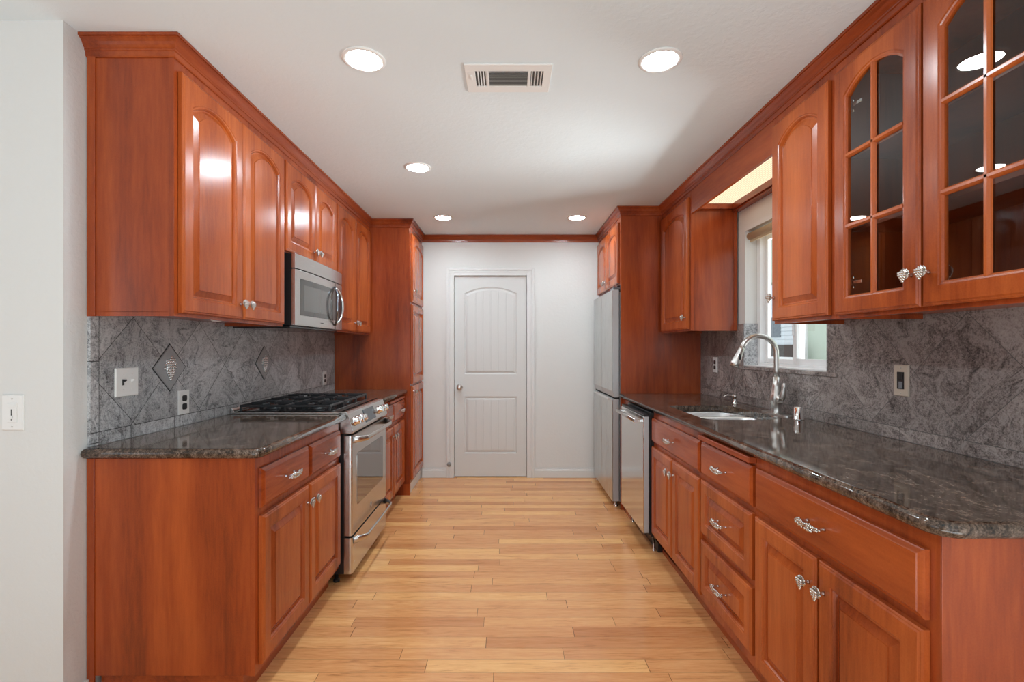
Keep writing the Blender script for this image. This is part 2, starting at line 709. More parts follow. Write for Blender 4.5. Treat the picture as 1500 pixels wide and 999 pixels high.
def arch_ring(x0, x1, z0, z1, rise, y, flat_top=None):
    """ring from bottom-left CCW seen from the front; the top is an arch of the given rise"""
    pts = [(x0, y, z0), (x1, y, z0)]
    for k in range(NA + 1):
        u = k / NA
        x = x1 + (x0 - x1) * u
        if rise > 0:
            z = z1 - rise * (2 * u - 1) ** 2 * (1 - 0.12 * (1 - (2 * u - 1) ** 2))
        else:
            z = z1
        pts.append((x, y, z))
    return pts


def panel_rings(w, h, st, rise, th=0.020, rb=None, rt=None):
    """a door slab with a raised panel"""
    rb = rb or st
    rt = rt or st
    R = []

    def o(d, y):
        R.append(arch_ring(d, w - d, d, h - d, 0, y))
    o(0, 0)
    o(0, -th + 0.006)
    o(0.004, -th + 0.003)
    o(0.007, -th + 0.003)
    o(0.011, -th)

    def i(d, y, rs=1.0):
        R.append(arch_ring(st + d, w - st - d, rb + d, h - rt - d, rise * rs, y))
    i(-0.001, -th)
    i(0.002, -th + 0.003)
    i(0.006, -th + 0.0035)
    i(0.010, -th + 0.009)
    i(0.012, -th + 0.0145)
    i(0.017, -th + 0.0145)
    i(0.039, -th + 0.004, 0.95)
    i(0.0395, -th + 0.0015, 0.95)
    i(0.0415, -th + 0.001, 0.95)
    return R


def raised_door(w, h, rise=0.0, st=0.056, rt=None):
    mb = MB()
    mb.loft(panel_rings(w, h, st, rise, rt=rt))
    return mb


def slab_drawer(w, h):
    mb = MB()
    th = 0.020
    R = [arch_ring(0, w, 0, h, 0, 0), arch_ring(0, w, 0, h, 0, -th + 0.009),
         arch_ring(0.003, w - 0.003, 0.003, h - 0.003, 0, -th + 0.007),
         arch_ring(0.012, w - 0.012, 0.012, h - 0.012, 0, -th + 0.002),
         arch_ring(0.014, w - 0.014, 0.014, h - 0.014, 0, -th)]
    mb.loft(R)
    return mb


def knob_mesh():
    rnd = random.Random(3)
    mb = MB()
    mb.lathe([(0.007, 0), (0.005, 0.004), (0.0045, 0.018), (0.007, 0.022)], (0, 0, 0), '-y', 12)
    # leaf-shaped back with grapes on it
    mb.lathe([(0.013, 0), (0.017, 0.002), (0.012, 0.005)], (0, -0.020, 0.002), '-y', 9, False)
    for (x, z, r) in [(-0.014, 0.010, 0.005), (0.014, 0.010, 0.005), (0, 0.017, 0.0045), (-0.008, 0.015, 0.0045),
                      (0.009, 0.015, 0.0045), (-0.017, 0.003, 0.0042), (0.017, 0.002, 0.0042)]:
        mb.ball((x, -0.023, z), r, 1, (1, 0.6, 1.1))
    rows = [(0.007, 4), (0.000, 4), (-0.007, 3), (-0.013, 2), (-0.019, 1)]
    for z, n in rows:
        for k in range(n):
            x = (k - (n - 1) / 2) * 0.0072 + rnd.uniform(-0.0008, 0.0008)
            mb.ball((x, -0.026 - 0.001 * n, z), 0.0046, 2)
    return mb


def pull_mesh():
    rnd = random.Random(5)
    mb = MB()
    for s in (-1, 1):
        mb.lathe([(0.006, 0), (0.0042, 0.004), (0.0042, 0.020), (0.006, 0.024)], (s * 0.038, 0, 0), '-y', 10)
    pts = []
    for k in range(11):
        u = -1 + 2 * k / 10
        pts.append((u * 0.050, -0.027 - 0.004 * (1 - u * u), 0))
    mb.tube(pts, [0.0035 + 0.0035 * (1 - abs(-1 + 2 * k / 10)) for k in range(11)], 8)
    for k in range(56):
        u = rnd.uniform(-1, 1)
        amp = 0.0115 * (1 - 0.50 * abs(u)) + 0.001
        mb.ball((u * 0.052, -0.029 - 0.004 * (1 - u * u) - rnd.uniform(0, 0.003), rnd.uniform(-amp, amp)),
                rnd.uniform(0.0036, 0.0052), 1)
    for s in (-1, 1):
        mb.ball((s * 0.054, -0.027, s * 0.003), 0.0045, 1, (1.6, 0.8, 0.8))
    return mb


_knob = [None]
_pull = [None]


def add_knob(parent, x, z, y=-0.020):
    if _knob[0] is None:
        _knob[0] = knob_mesh().build('knob', PEWTER, parent, (x, y, z))
        return _knob[0]
    return share(_knob[0], 'knob', parent, (x, y, z))


def add_pull(parent, x, z, y=-0.020):
    if _pull[0] is None:
        _pull[0] = pull_mesh().build('pull_handle', PEWTER, parent, (x, y, z))
        return _pull[0]
    return share(_pull[0], 'pull_handle', parent, (x, y, z))


def add_door(cab, x, z, w, h, rise=0.0, knob=None, st=0.056, rt=None, mat=None):
    d = raised_door(w, h, rise, st, rt).build('door', mat or WOODD, cab, (x, -0.001, z))
    if knob:
        add_knob(d, knob[0], knob[1])
    return d


def add_drawer(cab, x, z, w, h, raised=False, pull=True):
    if raised:
        d = raised_door(w, h, 0.0, 0.052).build('drawer', WOODD, cab, (x, -0.001, z))
        add_pull(d, w / 2, h / 2, -0.019)
    else:
        d = slab_drawer(w, h).build('drawer', WOODH, cab, (x, -0.001, z))
        if pull:
            add_pull(d, w / 2, h / 2)
    return d


LXF, RXF = -0.930, 0.931          # base cabinet faces
LUF, RUF = -1.2295, 1.245         # wall cabinet faces
LWALL, RWALL = -1.550, 1.572
BACK = 4.900
CEIL = 2.448
NEARL, NEARR = 1.785, 1.042
CT0, CT1 = 0.905, 0.942           # countertop
UZ = 1.425                        # underside of the wall cabinets
ZTOP = 2.440
PI2 = PI / 2

# ---------------------------------------------------------------- setting
mb = MB()
mb.box(-4.7, 1.75, -3.75, 5.05, -0.12, 0.0)
struct(mb.build('floor', FLOOR))
mb = MB()
mb.box(-4.7, 1.75, -3.75, 5.05, CEIL, CEIL + 0.12)
struct(mb.build('ceiling', CEILP))
# left kitchen wall, ending near the camera in a free corner; the living room opens to the left of it
mb = MB()
mb.box(-1.69, LWALL, 1.69, 5.05, 0, CEIL)
struct(mb.build('wall_left', WALLTEX))
mb = MB()
mb.box(-4.7, -1.69, 1.69, 1.81, 0, CEIL)
mb.box(-1.69, LWALL + 0.0015, 1.6885, 1.6905, 0, CEIL)
struct(mb.build('wall_front', WALLP))
# living room shell behind the camera, with its window openings
mb = MB()
mb.box(-4.7, -4.58, -3.75, -2.4, 0, CEIL)
mb.box(-4.7, -4.58, 0.4, 1.81, 0, CEIL)
mb.box(-4.7, -4.58, -2.4, 0.4, 0, 0.3)
mb.box(-4.7, -4.58, -2.4, 0.4, 2.4, CEIL)
struct(mb.build('wall_livingroom_left', WALLP))
mb = MB()
mb.box(-4.58, -2.35, -3.70, -3.58, 0, CEIL)
mb.box(1.15, 1.75, -3.70, -3.58, 0, CEIL)
mb.box(-2.35, 1.15, -3.70, -3.58, 0, 0.3)
mb.box(-2.35, 1.15, -3.70, -3.58, 2.4, CEIL)
struct(mb.build('wall_rear', WALLP))
# right wall with the kitchen window opening
WY0, WY1, WZ0, WZ1 = 2.365, 3.212, 1.190, 2.080
mb = MB()
mb.box(RWALL, 1.72, -3.58, WY0, 0, CEIL)
mb.box(RWALL, 1.72, WY1, 5.05, 0, CEIL)
mb.box(RWALL, 1.72, WY0, WY1, 0, WZ0)
mb.box(RWALL, 1.72, WY0, WY1, WZ1, CEIL)
struct(mb.build('wall_right', WALLP))
# back wall with the doorway
DX0, DX1, DZ = -0.543, 0.191, 2.040
mb = MB()
mb.box(LWALL, DX0 - 0.02, BACK, 5.05, 0, CEIL)
mb.box(DX1 + 0.02, RWALL, BACK, 5.05, 0, CEIL)
mb.box(DX0 - 0.02, DX1 + 0.02, BACK, 5.05, DZ + 0.02, CEIL)
mb.box(DX0 - 0.02, DX1 + 0.02, BACK + 0.09, 5.05, 0, DZ + 0.02)
struct(mb.build('wall_back', WALLP))

# door casing
mb = MB()
for (x0, x1, z0, z1) in ((DX0 - 0.077, DX0, 0, DZ + 0.077), (DX1, DX1 + 0.077, 0, DZ + 0.077), (DX0, DX1, DZ, DZ + 0.077)):
    mb.box(x0, x1, BACK - 0.012, BACK + 0.001, z0, z1, 0.002)
# stepped outer bands
mb.box(DX0 - 0.077, DX0 - 0.052, BACK - 0.020, BACK - 0.011, 0, DZ + 0.077, 0.003)
mb.box(DX1 + 0.052, DX1 + 0.077, BACK - 0.020, BACK - 0.011, 0, DZ + 0.077, 0.003)
mb.box(DX0 - 0.052, DX1 + 0.052, BACK - 0.020, BACK - 0.011, DZ + 0.052, DZ + 0.077, 0.003)
mb.box(DX0 - 0.047, DX0 - 0.030, BACK - 0.016, BACK - 0.011, 0, DZ + 0.047, 0.002)
mb.box(DX1 + 0.030, DX1 + 0.047, BACK - 0.016, BACK - 0.011, 0, DZ + 0.047, 0.002)
mb.box(DX0 - 0.030, DX1 + 0.030, BACK - 0.016, BACK - 0.011, DZ + 0.030, DZ + 0.047, 0.002)
# jambs
mb.box(DX0 - 0.02, DX0, BACK - 0.001, BACK + 0.09, 0, DZ)
mb.box(DX1, DX1 + 0.02, BACK - 0.001, BACK + 0.09, 0, DZ)
mb.box(DX0 - 0.02, DX1 + 0.02, BACK - 0.001, BACK + 0.09, DZ, DZ + 0.02)
struct(mb.build('trim_1', TRIMP))

# door slab: two panels of vertical boards, the upper one arched
mb = MB()
DW, DH = DX1 - DX0 - 0.008, DZ - 0.012
th = 0.035
pw0, pw1 = 0.098, DW - 0.098
FR = BACK + 0.018          # front of the slab
# local coordinates: x 0..DW, y 0 = back of slab, -th front


def door_panel(mb, x0, x1, z0, z1, rise):
    R = []
    for d, y in ((0.0, 0.0), (0.004, 0.007), (0.014, 0.010), (0.022, 0.006), (0.030, 0.003)):
        R.append(arch_ring(x0 + d, x1 - d, z0 + d, z1 - d, rise * (1 - d * 3), y))
    t = bmesh.new()
    V = [[t.verts.new(p) for p in r] for r in R]
    n = len(V[0])
    for a, b in zip(V, V[1:]):
        for i in range(n):
            t.faces.new((a[i], a[(i + 1) % n], b[(i + 1) % n], b[i]))
    t.faces.new(V[-1])
    mb.merge(t)
    # boards
    nb = 6
    xa, xb = x0 + 0.034, x1 - 0.034
    bw = (xb - xa) / nb
    for k in range(nb):
        a, b = xa + k * bw + 0.003, xa + (k + 1) * bw - 0.003
        zt = []
        for x in (b, (a + b) / 2, a):
            u = (x1 - x) / (x1 - x0)
            zt.append((x, z1 - 0.036 - rise * (2 * u - 1) ** 2))
        poly = [(a, z0 + 0.036), (b, z0 + 0.036)] + zt
        rr = [[(x, 0.0035, z) for x, z in poly], [(x, 0.0005, z) for x, z in poly]]
        cx = (a + b) / 2
        rr.append([(cx + (x - cx) * 0.86, -0.0008, z) for x, z in poly])
        mb.loft(rr, cap0=False)


def door_face(mb):
    """front face with two cut-outs, tessellated"""
    t = bmesh.new()
    outer = [(0, 0), (DW, 0), (DW, DH), (0, DH)]
    h1 = [(p[0], p[2]) for p in arch_ring(pw0, pw1, 1.035, 1.918, 0.062, 0)]
    h2 = [(p[0], p[2]) for p in arch_ring(pw0, pw1, 0.232, 0.808, 0.0, 0)]
    loops = [[Vector((x, 0, z)) for x, z in outer], [Vector((x, 0, z)) for x, z in h1[::-1]], [Vector((x, 0, z)) for x, z in h2[::-1]]]
    flat = [v for lp in loops for v in lp]
    vs = [t.verts.new(v) for v in flat]
    lp2 = [[Vector((v.x, v.z, 0)) for v in lp] for lp in loops]
    for tri in tessellate_polygon(lp2):
        try:
            t.faces.new([vs[i] for i in tri])
        except ValueError:
            pass
    mb.merge(t)


door_face(mb)
door_panel(mb, pw0, pw1, 1.035, 1.918, 0.062)
door_panel(mb, pw0, pw1, 0.232, 0.808, 0.0)
mb.box(0, DW, 0.012, th, 0, DH)
mb.box(0, 0.02, 0.0002, 0.013, 0, DH)
mb.box(DW - 0.02, DW, 0.0002, 0.013, 0, DH)
mb.box(0.02, DW - 0.02, 0.0002, 0.013, DH - 0.02, DH)
mb.box(0.02, DW - 0.02, 0.0002, 0.013, 0, 0.02)
door1 = mb.build('door_1', DOORP, None, (DX0 + 0.004, FR, 0.008))
struct(door1)
mb = MB()
mb.lathe([(0.031, 0), (0.031, 0.004), (0.026, 0.008), (0.012, 0.012), (0.011, 0.030), (0.020, 0.036), (0.0265, 0.046),
          (0.0265, 0.054), (0.020, 0.062), (0.008, 0.065)], (0, 0, 0), '-y', 24)
mb.build('door_knob', BRUSHED, door1, (0.050, -0.001, 0.905), label='round brushed metal door knob')
mb = MB()
mb.lathe([(0.022, 0), (0.022, 0.010), (0.016, 0.016), (0.004, 0.018)], (-0.592, BACK - 0.016, 0.137), '-y', 20)
tag(mb.build('door_stop', plain('grey_rubber', (0.28, 0.27, 0.26), 0.5)), 'small round grey bumper low on the left door casing', 'door stop')

# baseboards
for k, (x0, x1) in enumerate(((-0.872, DX0 - 0.077), (DX1 + 0.077, 0.95))):
    mb = MB()
    mb.box(x0, x1, BACK - 0.012, BACK + 0.001, 0, 0.072, 0.002)
    mb.box(x0, x1, BACK - 0.009, BACK + 0.001, 0.071, 0.086, 0.003)
    mb.box(x0, x1, BACK - 0.006, BACK + 0.001, 0.085, 0.097, 0.002)
    o = mb.build('baseboard_back', TRIMP)
    o.name = 'baseboard_back' if k == 0 else 'baseboard_back_2'
    struct(o)
mb = MB()
mb.box(LWALL, LWALL + 0.012, 1.700, NEARL + 0.06, 0, 0.09, 0.002)
struct(mb.build('baseboard_left', TRIMP))

# crown moulding: one continuous run mitred at every corner, split in three lengths
PROF = [(0.000, -0.072), (0.004, -0.072), (0.007, -0.068), (0.008, -0.052), (0.012, -0.050), (0.013, -0.046), (0.012, -0.043),
        (0.015, -0.040), (0.019, -0.034), (0.0235, -0.024), (0.030, -0.016), (0.034, -0.0125), (0.034, -0.0105),
        (0.039, -0.0105), (0.0395, 0.0), (0.000, 0.0)]
path = [(LWALL, NEARL), (LUF, NEARL), (LUF, 4.302), (-0.870, 4.302), (-0.870, BACK), (0.915, BACK), (0.915, 3.920),
        (RUF, 3.920), (RUF, NEARR), (RWALL, NEARR)]


def crown(i0, i1, name):
    rings = []
    for i in range(i0, i1 + 1):
        p = Vector(path[i])
        ns = []
        if i > 0:
            d = (p - Vector(path[i - 1])).normalized()
            ns.append(Vector((d.y, -d.x)))
        if i < len(path) - 1:
            d = (Vector(path[i + 1]) - p).normalized()
            ns.append(Vector((d.y, -d.x)))
        if len(ns) == 2:
            m = ns[0] + ns[1]
            m = m / m.length_squared * 2
        else:
            m = ns[0]
        rings.append([(p.x + m.x * (a - 0.0005 if a == 0 else a), p.y + m.y * (a - 0.0005 if a == 0 else a), CEIL - 0.001 + z * 0.985)
                      for a, z in PROF])
    mb = MB()
    mb.loft(rings)
    return struct(mb.build(name, WOODH))


crown(0, 4, 'trim_2')
crown(4, 5, 'trim_3').data.materials[0] = WOODX
crown(5, 9, 'trim_4')


# ---------------------------------------------------------------- cabinets
def base_carcass(cab, w, depth, near_end=None, toe=0.055, side_mat=None):
    """local: x 0..w, y 0 face .. depth"""
    mb = MB()
    mb.box(0, w, 0, depth, 0.10, CT0 - 0.002, 0.0008)
    mb.build('carcass', WOOD, cab)
    mb = MB()
    x0 = 0.018 if near_end == 'left' else 0.0
    x1 = w - (0.018 if near_end == 'right' else 0.0)
    mb.box(x0, x1, toe, depth - (0.03 if near_end else 0.0), 0.0, 0.101)
    mb.build('toe_kick', WOODH, cab)


# --- left run, near: two drawers over two doors
def left_cab(name, label, cat, y0, z=0.0, xf=LXF, group=None):
    return thing(name, label, cat, (xf, y0, z), PI2, group)


def right_cab(name, label, cat, yfar, z=0.0, xf=RXF, group=None):
    return thing(name, label, cat, (xf, yfar, z), -PI2, group)


W1 = 2.660 - NEARL
c = left_cab('base_cabinet', 'cherry base cabinet with finished end panel, left run, between wall corner and range', 'cabinet', NEARL)
base_carcass(c, W1, 0.612, 'left')
mb = MB()
mb.box(-0.005, 0.002, 0.590, 0.618, 0.055, CT0 - 0.002, 0.001)
mb.build('scribe_strip', WOOD, c)
mb = MB()
mb.box(-0.0022, 0.001, 0.0, 0.019, 0.100, CT0 - 0.002, 0.0006)
mb.build('end_stile', WOOD, c)
dw = 0.420
add_drawer(c, 0.020, 0.712, dw, 0.147)
add_drawer(c, 0.020 + dw + 0.014, 0.712, 0.405, 0.147)
add_door(c, 0.020, 0.130, dw, 0.552, knob=(dw - 0.030, 0.552 - 0.075))
add_door(c, 0.020 + dw + 0.010, 0.130, 0.408, 0.552, knob=(0.030, 0.552 - 0.075))

# --- left run, far, past the range
c = left_cab('base_cabinet', 'cherry base cabinet with pull-out board, between range and tall pantry', 'cabinet', 3.436)
base_carcass(c, 4.300 - 3.436, 0.612)
add_drawer(c, 0.020, 0.712, 0.400, 0.147)
add_drawer(c, 0.432, 0.712, 0.405, 0.147)
add_door(c, 0.020, 0.130, 0.402, 0.552, knob=(0.402 - 0.030, 0.477))
add_door(c, 0.432, 0.130, 0.405, 0.552, knob=(0.030, 0.477))
mb = MB()
mb.box(0.30, 0.815, -0.026, 0.0005, 0.872, 0.890, 0.002)
mb.build('cutting_board', BOARD, c)

# --- right run: near wide cabinet
c = right_cab('base_cabinet', 'cherry base cabinet with one wide drawer, nearest on right run, finished end panel', 'cabinet', 1.806)
wR = 1.806 - NEARR
base_carcass(c, wR, 0.635, 'right')
mb = MB()
mb.box(wR - 0.001, wR + 0.003, 0.0, 0.020, 0.100, CT0 - 0.002, 0.0006)
mb.build('end_stile', WOOD, c)
add_drawer(c, 0.012, 0.708, wR - 0.038, 0.155)
hw = (wR - 0.048) / 2
add_door(c, 0.012, 0.130, hw, 0.555, knob=(hw - 0.030, 0.470))
add_door(c, 0.012 + hw + 0.010, 0.130, hw, 0.555, knob=(0.030, 0.470))
# --- right run: drawer stack
c = right_cab('drawer_cabinet', 'cherry cabinet with three stacked drawers and a pull-out board above', 'cabinet', 2.304)
base_carcass(c, 0.498, 0.635)
add_drawer(c, 0.008, 0.712, 0.478, 0.153)
add_drawer(c, 0.008, 0.436, 0.478, 0.250, raised=True)
add_drawer(c, 0.008, 0.152, 0.478, 0.252, raised=True)
mb = MB()
mb.box(0.006, 0.490, -0.030, 0.0005, 0.876, 0.898, 0.002)
mb.build('cutting_board', BOARD, c)
# --- right run: sink cabinet
c = right_cab('sink_cabinet', 'cherry sink base cabinet with one drawer front, beside the dishwasher', 'cabinet', 3.090)
mb = MB()
ws = 3.090 - 2.304
mb.box(0, 0.02, 0.0, 0.635, 0.10, 0.66)
mb.box(ws - 0.02, ws, 0.0, 0.635, 0.10, 0.66)
mb.box(0, 0.02, 0.0, 0.02, 0.66, CT0 - 0.002)
mb.box(ws - 0.02, ws, 0.0, 0.02, 0.66, CT0 - 0.002)
mb.box(0.02, ws - 0.02, 0.0, 0.02, 0.10, CT0 - 0.002)
mb.box(0.02, ws - 0.02, 0.0, 0.635, 0.10, 0.12)
mb.box(0.02, ws - 0.02, 0.620, 0.635, 0.12, 0.66)
mb.build('carcass', WOOD, c)
mb = MB()
mb.box(0, ws, 0.055, 0.635, 0, 0.101)
mb.build('toe_kick', WOODH, c)
add_drawer(c, 0.010, 0.712, ws - 0.020, 0.153)
add_door(c, 0.010, 0.130, 0.378, 0.555, knob=(0.348, 0.478))
add_door(c, 0.398, 0.130, 0.378, 0.555, knob=(0.030, 0.478))


# --- wall cabinets
def wall_carcass(cab, w, depth, h, drop=0.016, hollow=False):
    mb = MB()
    if hollow:
        mb.box(0, 0.016, 0.0, depth, 0, h)
        mb.box(w - 0.016, w, 0.0, depth, 0, h)
        mb.box(0.016, w - 0.016, depth - 0.008, depth, drop, h)
        mb.box(0.016, w - 0.016, 0.018, depth - 0.008, drop, drop + 0.018)
        mb.box(0.016, w - 0.016, 0.018, depth - 0.008, h - 0.10, h)
        # face frame
        mb.box(0.016, 0.036, 0.0, 0.018, 0, h)
        mb.box(w - 0.036, w - 0.016, 0.0, 0.018, 0, h)
        mb.box(0.036, w - 0.036, 0.0, 0.018, 0, 0.040)
        mb.box(0.036, w - 0.036, 0.0, 0.018, h - 0.115, h)
        mb.box(w / 2 - 0.018, w / 2 + 0.018, 0.0, 0.018, 0.040, h - 0.115)
    else:
        mb.box(0, w, 0, depth, drop, h)
        mb.box(0, w, 0, 0.018, 0, drop + 0.001)
        mb.box(0, 0.016, 0.018, depth, 0, drop + 0.001)
        mb.box(w - 0.016, w, 0.018, depth, 0, drop + 0.001)
    return mb.build('carcass', WOOD, cab)


HU = ZTOP - UZ
DHU = 2.338 - 1.438          # door height of the tall uppers
c = left_cab('wall_cabinet', 'tall two-door cherry wall cabinet at the near end of left run, with side panel', 'cabinet', NEARL, UZ, LUF)
wall_carcass(c, 2.645 - NEARL, 0.308, HU)
mb = MB()
mb.box(-0.005, 0.002, 0.288, 0.318, -0.001, HU, 0.001)
mb.build('scribe_strip', WOOD, c)
mb = MB()
mb.box(-0.002, 0.001, 0.0, 0.019, 0.0, HU, 0.0006)
mb.build('end_stile', WOOD, c)
add_door(c, 0.020, 0.013, 0.413, DHU, 0.052, knob=(0.413 - 0.028, 0.068))
add_door(c, 0.437, 0.013, 0.408, DHU, 0.052, knob=(0.028, 0.068))

ZM = 1.838
c = left_cab('wall_cabinet', 'short two-door cherry wall cabinet directly above the microwave', 'cabinet', 2.645, ZM, LUF)
wall_carcass(c, 3.436 - 2.645, 0.308, ZTOP - ZM)
add_door(c, 0.006, 0.006, 0.398, 2.338 - ZM - 0.006, 0.048, knob=(0.370, 0.060))
add_door(c, 0.408, 0.006, 0.375, 2.338 - ZM - 0.006, 0.048, knob=(0.028, 0.060))

c = left_cab('wall_cabinet', 'tall two-door cherry wall cabinet between microwave and pantry', 'cabinet', 3.436, UZ, LUF)
wall_carcass(c, 4.300 - 3.436, 0.308, HU)
add_door(c, 0.020, 0.013, 0.398, DHU, 0.052, knob=(0.370, 0.068))
add_door(c, 0.424, 0.013, 0.410, DHU, 0.052, knob=(0.028, 0.068))

c = left_cab('pantry_cabinet', 'full-height cherry pantry with three stacked doors beside the back wall', 'cabinet', 4.302, 0.0, -0.870)
mb = MB()
mb.box(0, BACK - 4.303, 0, 0.675, 0.10, ZTOP, 0.001)
mb.build('carcass', WOOD, c)
mb = MB()
mb.box(0, 0.035, 0.002, 0.675, 0, 0.101)
mb.build('base_block', WOOD, c)
mb = MB()
mb.box(0.035, BACK - 4.303 - 0.012, 0.012, 0.675, 0, 0.101)
mb.build('toe_kick', TRIMP, c, label='white painted toe kick')
wp = 0.545
add_door(c, 0.032, 1.722, wp, 0.610, 0.050, knob=(0.028, 0.100))
add_door(c, 0.032, 0.985, wp, 0.712, 0.0)
add_door(c, 0.032, 0.130, wp, 0.838, 0.0, knob=(0.028, 0.790))

# right wall cabinets
c = right_cab('wall_cabinet', 'single-door cherry wall cabinet left of the window, next to the fridge panel', 'cabinet', 3.918, UZ, RUF)
wall_carcass(c, 3.918 - 3.300, 0.3145, HU)
mb = MB()
mb.box(0.617, 0.623, 0.0, 0.022, 0.0, HU - 0.15, 0.001)
mb.box(0.617, 0.624, 0.294, 0.3145, 0.0, HU - 0.15, 0.001)
mb.build('end_stile', WOOD, c)
add_door(c, 0.030, 0.013, 0.572, DHU, 0.052, knob=(0.572 - 0.030, 0.080))

c = right_cab('wall_cabinet', 'single-door cherry wall cabinet right of the window, before the glass doors', 'cabinet', 2.262, UZ - 0.006, RUF)
wall_carcass(c, 2.262 - 1.838, 0.3145, HU + 0.006)
add_door(c, 0.008, 0.014, 0.392, DHU + 0.004, 0.052, knob=(0.026, 0.105))


# glass-door cabinet
def glass_door(cab, x, z, w, h, hinge_side, knobx):
    mb = MB()
    th, st, rise = 0.020, 0.056, 0.052
    R = []

    def o(d, y):
        R.append(arch_ring(d, w - d, d, h - d, 0, y))

    def i(d, y):
        R.append(arch_ring(st + d, w - st - d, st + d, h - st - d, rise, y))
    i(0.012, 0.0)
    o(0, 0)
    o(0, -th + 0.006)
    o(0.004, -th + 0.003)
    o(0.007, -th + 0.003)
    o(0.011, -th)
    i(-0.001, -th)
    i(0.002, -th + 0.003)
    i(0.007, -th + 0.004)
    i(0.012, -th + 0.008)
    i(0.012, 0.0)
    mb.loft(R, cap0=False, cap1=False)
    d = mb.build('door', WOODD, cab, (x, -0.001, z), label='glazed door with a grid of six panes')
    # muntins
    mb = MB()
    ix0, ix1, iz0, iz1 = st + 0.006, w - st - 0.006, st + 0.006, h - st - 0.006
    cx = w / 2
    mb.prism([(cx - 0.011, -0.008), (cx + 0.011, -0.008), (cx + 0.009, -0.013), (cx + 0.004, -0.018), (cx - 0.004, -0.018),
              (cx - 0.009, -0.013)], 'z', iz0, iz1 - 0.001)
    third = (iz1 - iz0 - 0.010) / 3
    for k in (1, 2):
        zc = iz0 + third * k
        mb.prism([(-0.008, zc - 0.011), (-0.008, zc + 0.011), (-0.013, zc + 0.009), (-0.018, zc + 0.004), (-0.018, zc - 0.004),
                  (-0.013, zc - 0.009)], 'x', ix0, ix1)
    mb.build('muntin', WOODD, d)
    mb = MB()
    ring = arch_ring(st + 0.008, w - st - 0.008, st + 0.008, h - st - 0.008, rise, -0.0065)
    ring2 = [(a, -0.0035, b) for a, _, b in ring]
    mb.loft([ring, ring2])
    mb.build('glass_pane', CABGLASS, d)
    # concealed hinges seen through the glass
    hx = st + 0.012 if hinge_side == 'left' else w - st - 0.012
    s = 1 if hinge_side == 'left' else -1
    for hz in (0.115, h - 0.150):
        mb = MB()
        mb.box(min(hx, hx + s * 0.045), max(hx, hx + s * 0.045), 0.004, 0.010, hz - 0.006, hz + 0.006, 0.001)
        mb.lathe([(0.006, 0), (0.006, 0.008)], (hx, 0.012, hz - 0.018), '-y', 10)
        mb.lathe([(0.006, 0), (0.006, 0.008)], (hx, 0.012, hz + 0.018), '-y', 10)
        mb.build('hinge', CHROME, d)
    add_knob(d, knobx, 0.098)
    return d


WG = 1.837 - NEARR
c = right_cab('display_cabinet', 'cherry wall cabinet with two arched glass-pane doors over the near counter', 'cabinet', 1.837, UZ - 0.008, RUF)
wall_carcass(c, WG, 0.3145, HU + 0.008, hollow=True).data.materials[0] = WOOD
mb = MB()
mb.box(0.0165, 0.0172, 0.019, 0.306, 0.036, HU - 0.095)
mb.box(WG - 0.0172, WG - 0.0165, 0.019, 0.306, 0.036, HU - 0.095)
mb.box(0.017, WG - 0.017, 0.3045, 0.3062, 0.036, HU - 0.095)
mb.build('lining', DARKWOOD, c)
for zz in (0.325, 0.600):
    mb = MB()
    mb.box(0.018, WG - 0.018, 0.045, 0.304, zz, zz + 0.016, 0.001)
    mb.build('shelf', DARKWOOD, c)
gw = 0.381
glass_door(c, 0.012, 0.013, gw, DHU + 0.006, 'left', gw - 0.026)
glass_door(c, 0.012 + gw + 0.008, 0.013, gw, DHU + 0.006, 'right', 0.026)

# valance over the window
mb = MB()
mb.box(RUF, RUF + 0.019, 2.263, 3.299, 2.222, ZTOP, 0.001)
tag(mb.build('valance', WOODH), 'plain cherry valance board spanning above the window between the wall cabinets', 'valance')
# light box behind the valance
t_ = thing('ceiling_light_box', 'lit square-grid light panel in a wood frame above the sink window', 'light', (1.42, 2.78, 2.26))
mb = MB()
y0, y1 = 2.264 - 2.78, 3.298 - 2.78
mb.box(0.105, 0.150, y0, y1, -0.030, 0.030, 0.002)
mb.box(-0.153, 0.105, y1 - 0.035, y1, -0.012, 0.030, 0.002)
mb.box(-0.153, 0.105, y0, y0 + 0.035, -0.012, 0.030, 0.002)
mb.box(-0.153, -0.140, y0 + 0.035, y1 - 0.035, -0.012, 0.030, 0.002)
mb.box(0.092, 0.106, y0 + 0.035, y1 - 0.035, -0.018, 0.030, 0.002)
mb.build('frame', WOODH, t_)
mb = MB()
mb.box(-0.142, 0.094, y0 + 0.033, y1 - 0.033, 0.022, 0.028)
mb.build('diffuser', DIFFUSER, t_)

# fridge surround
mb = MB()
mb.box(0.915, RWALL - 0.001, 3.920, 3.945, 0.0, ZTOP, 0.001)
tag(mb.build('side_panel', WOOD), 'full-height cherry side panel between refrigerator and dishwasher counter', 'panel')
c = right_cab('wall_cabinet', 'small two-door cherry cabinet above the refrigerator', 'cabinet', BACK - 0.002, 1.828, 0.917)
wq = BACK - 0.002 - 3.946
mb = MB()
mb.box(0, wq, 0, 0.650, 0.0, ZTOP - 1.828, 0.001)
mb.build('carcass', WOOD, c)
add_door(c, 0.030, 0.010, 0.435, 0.500, 0.045, knob=(0.407, 0.060))
add_door(c, 0.470, 0.010, 0.455, 0.500, 0.045, knob=(0.028, 0.060))

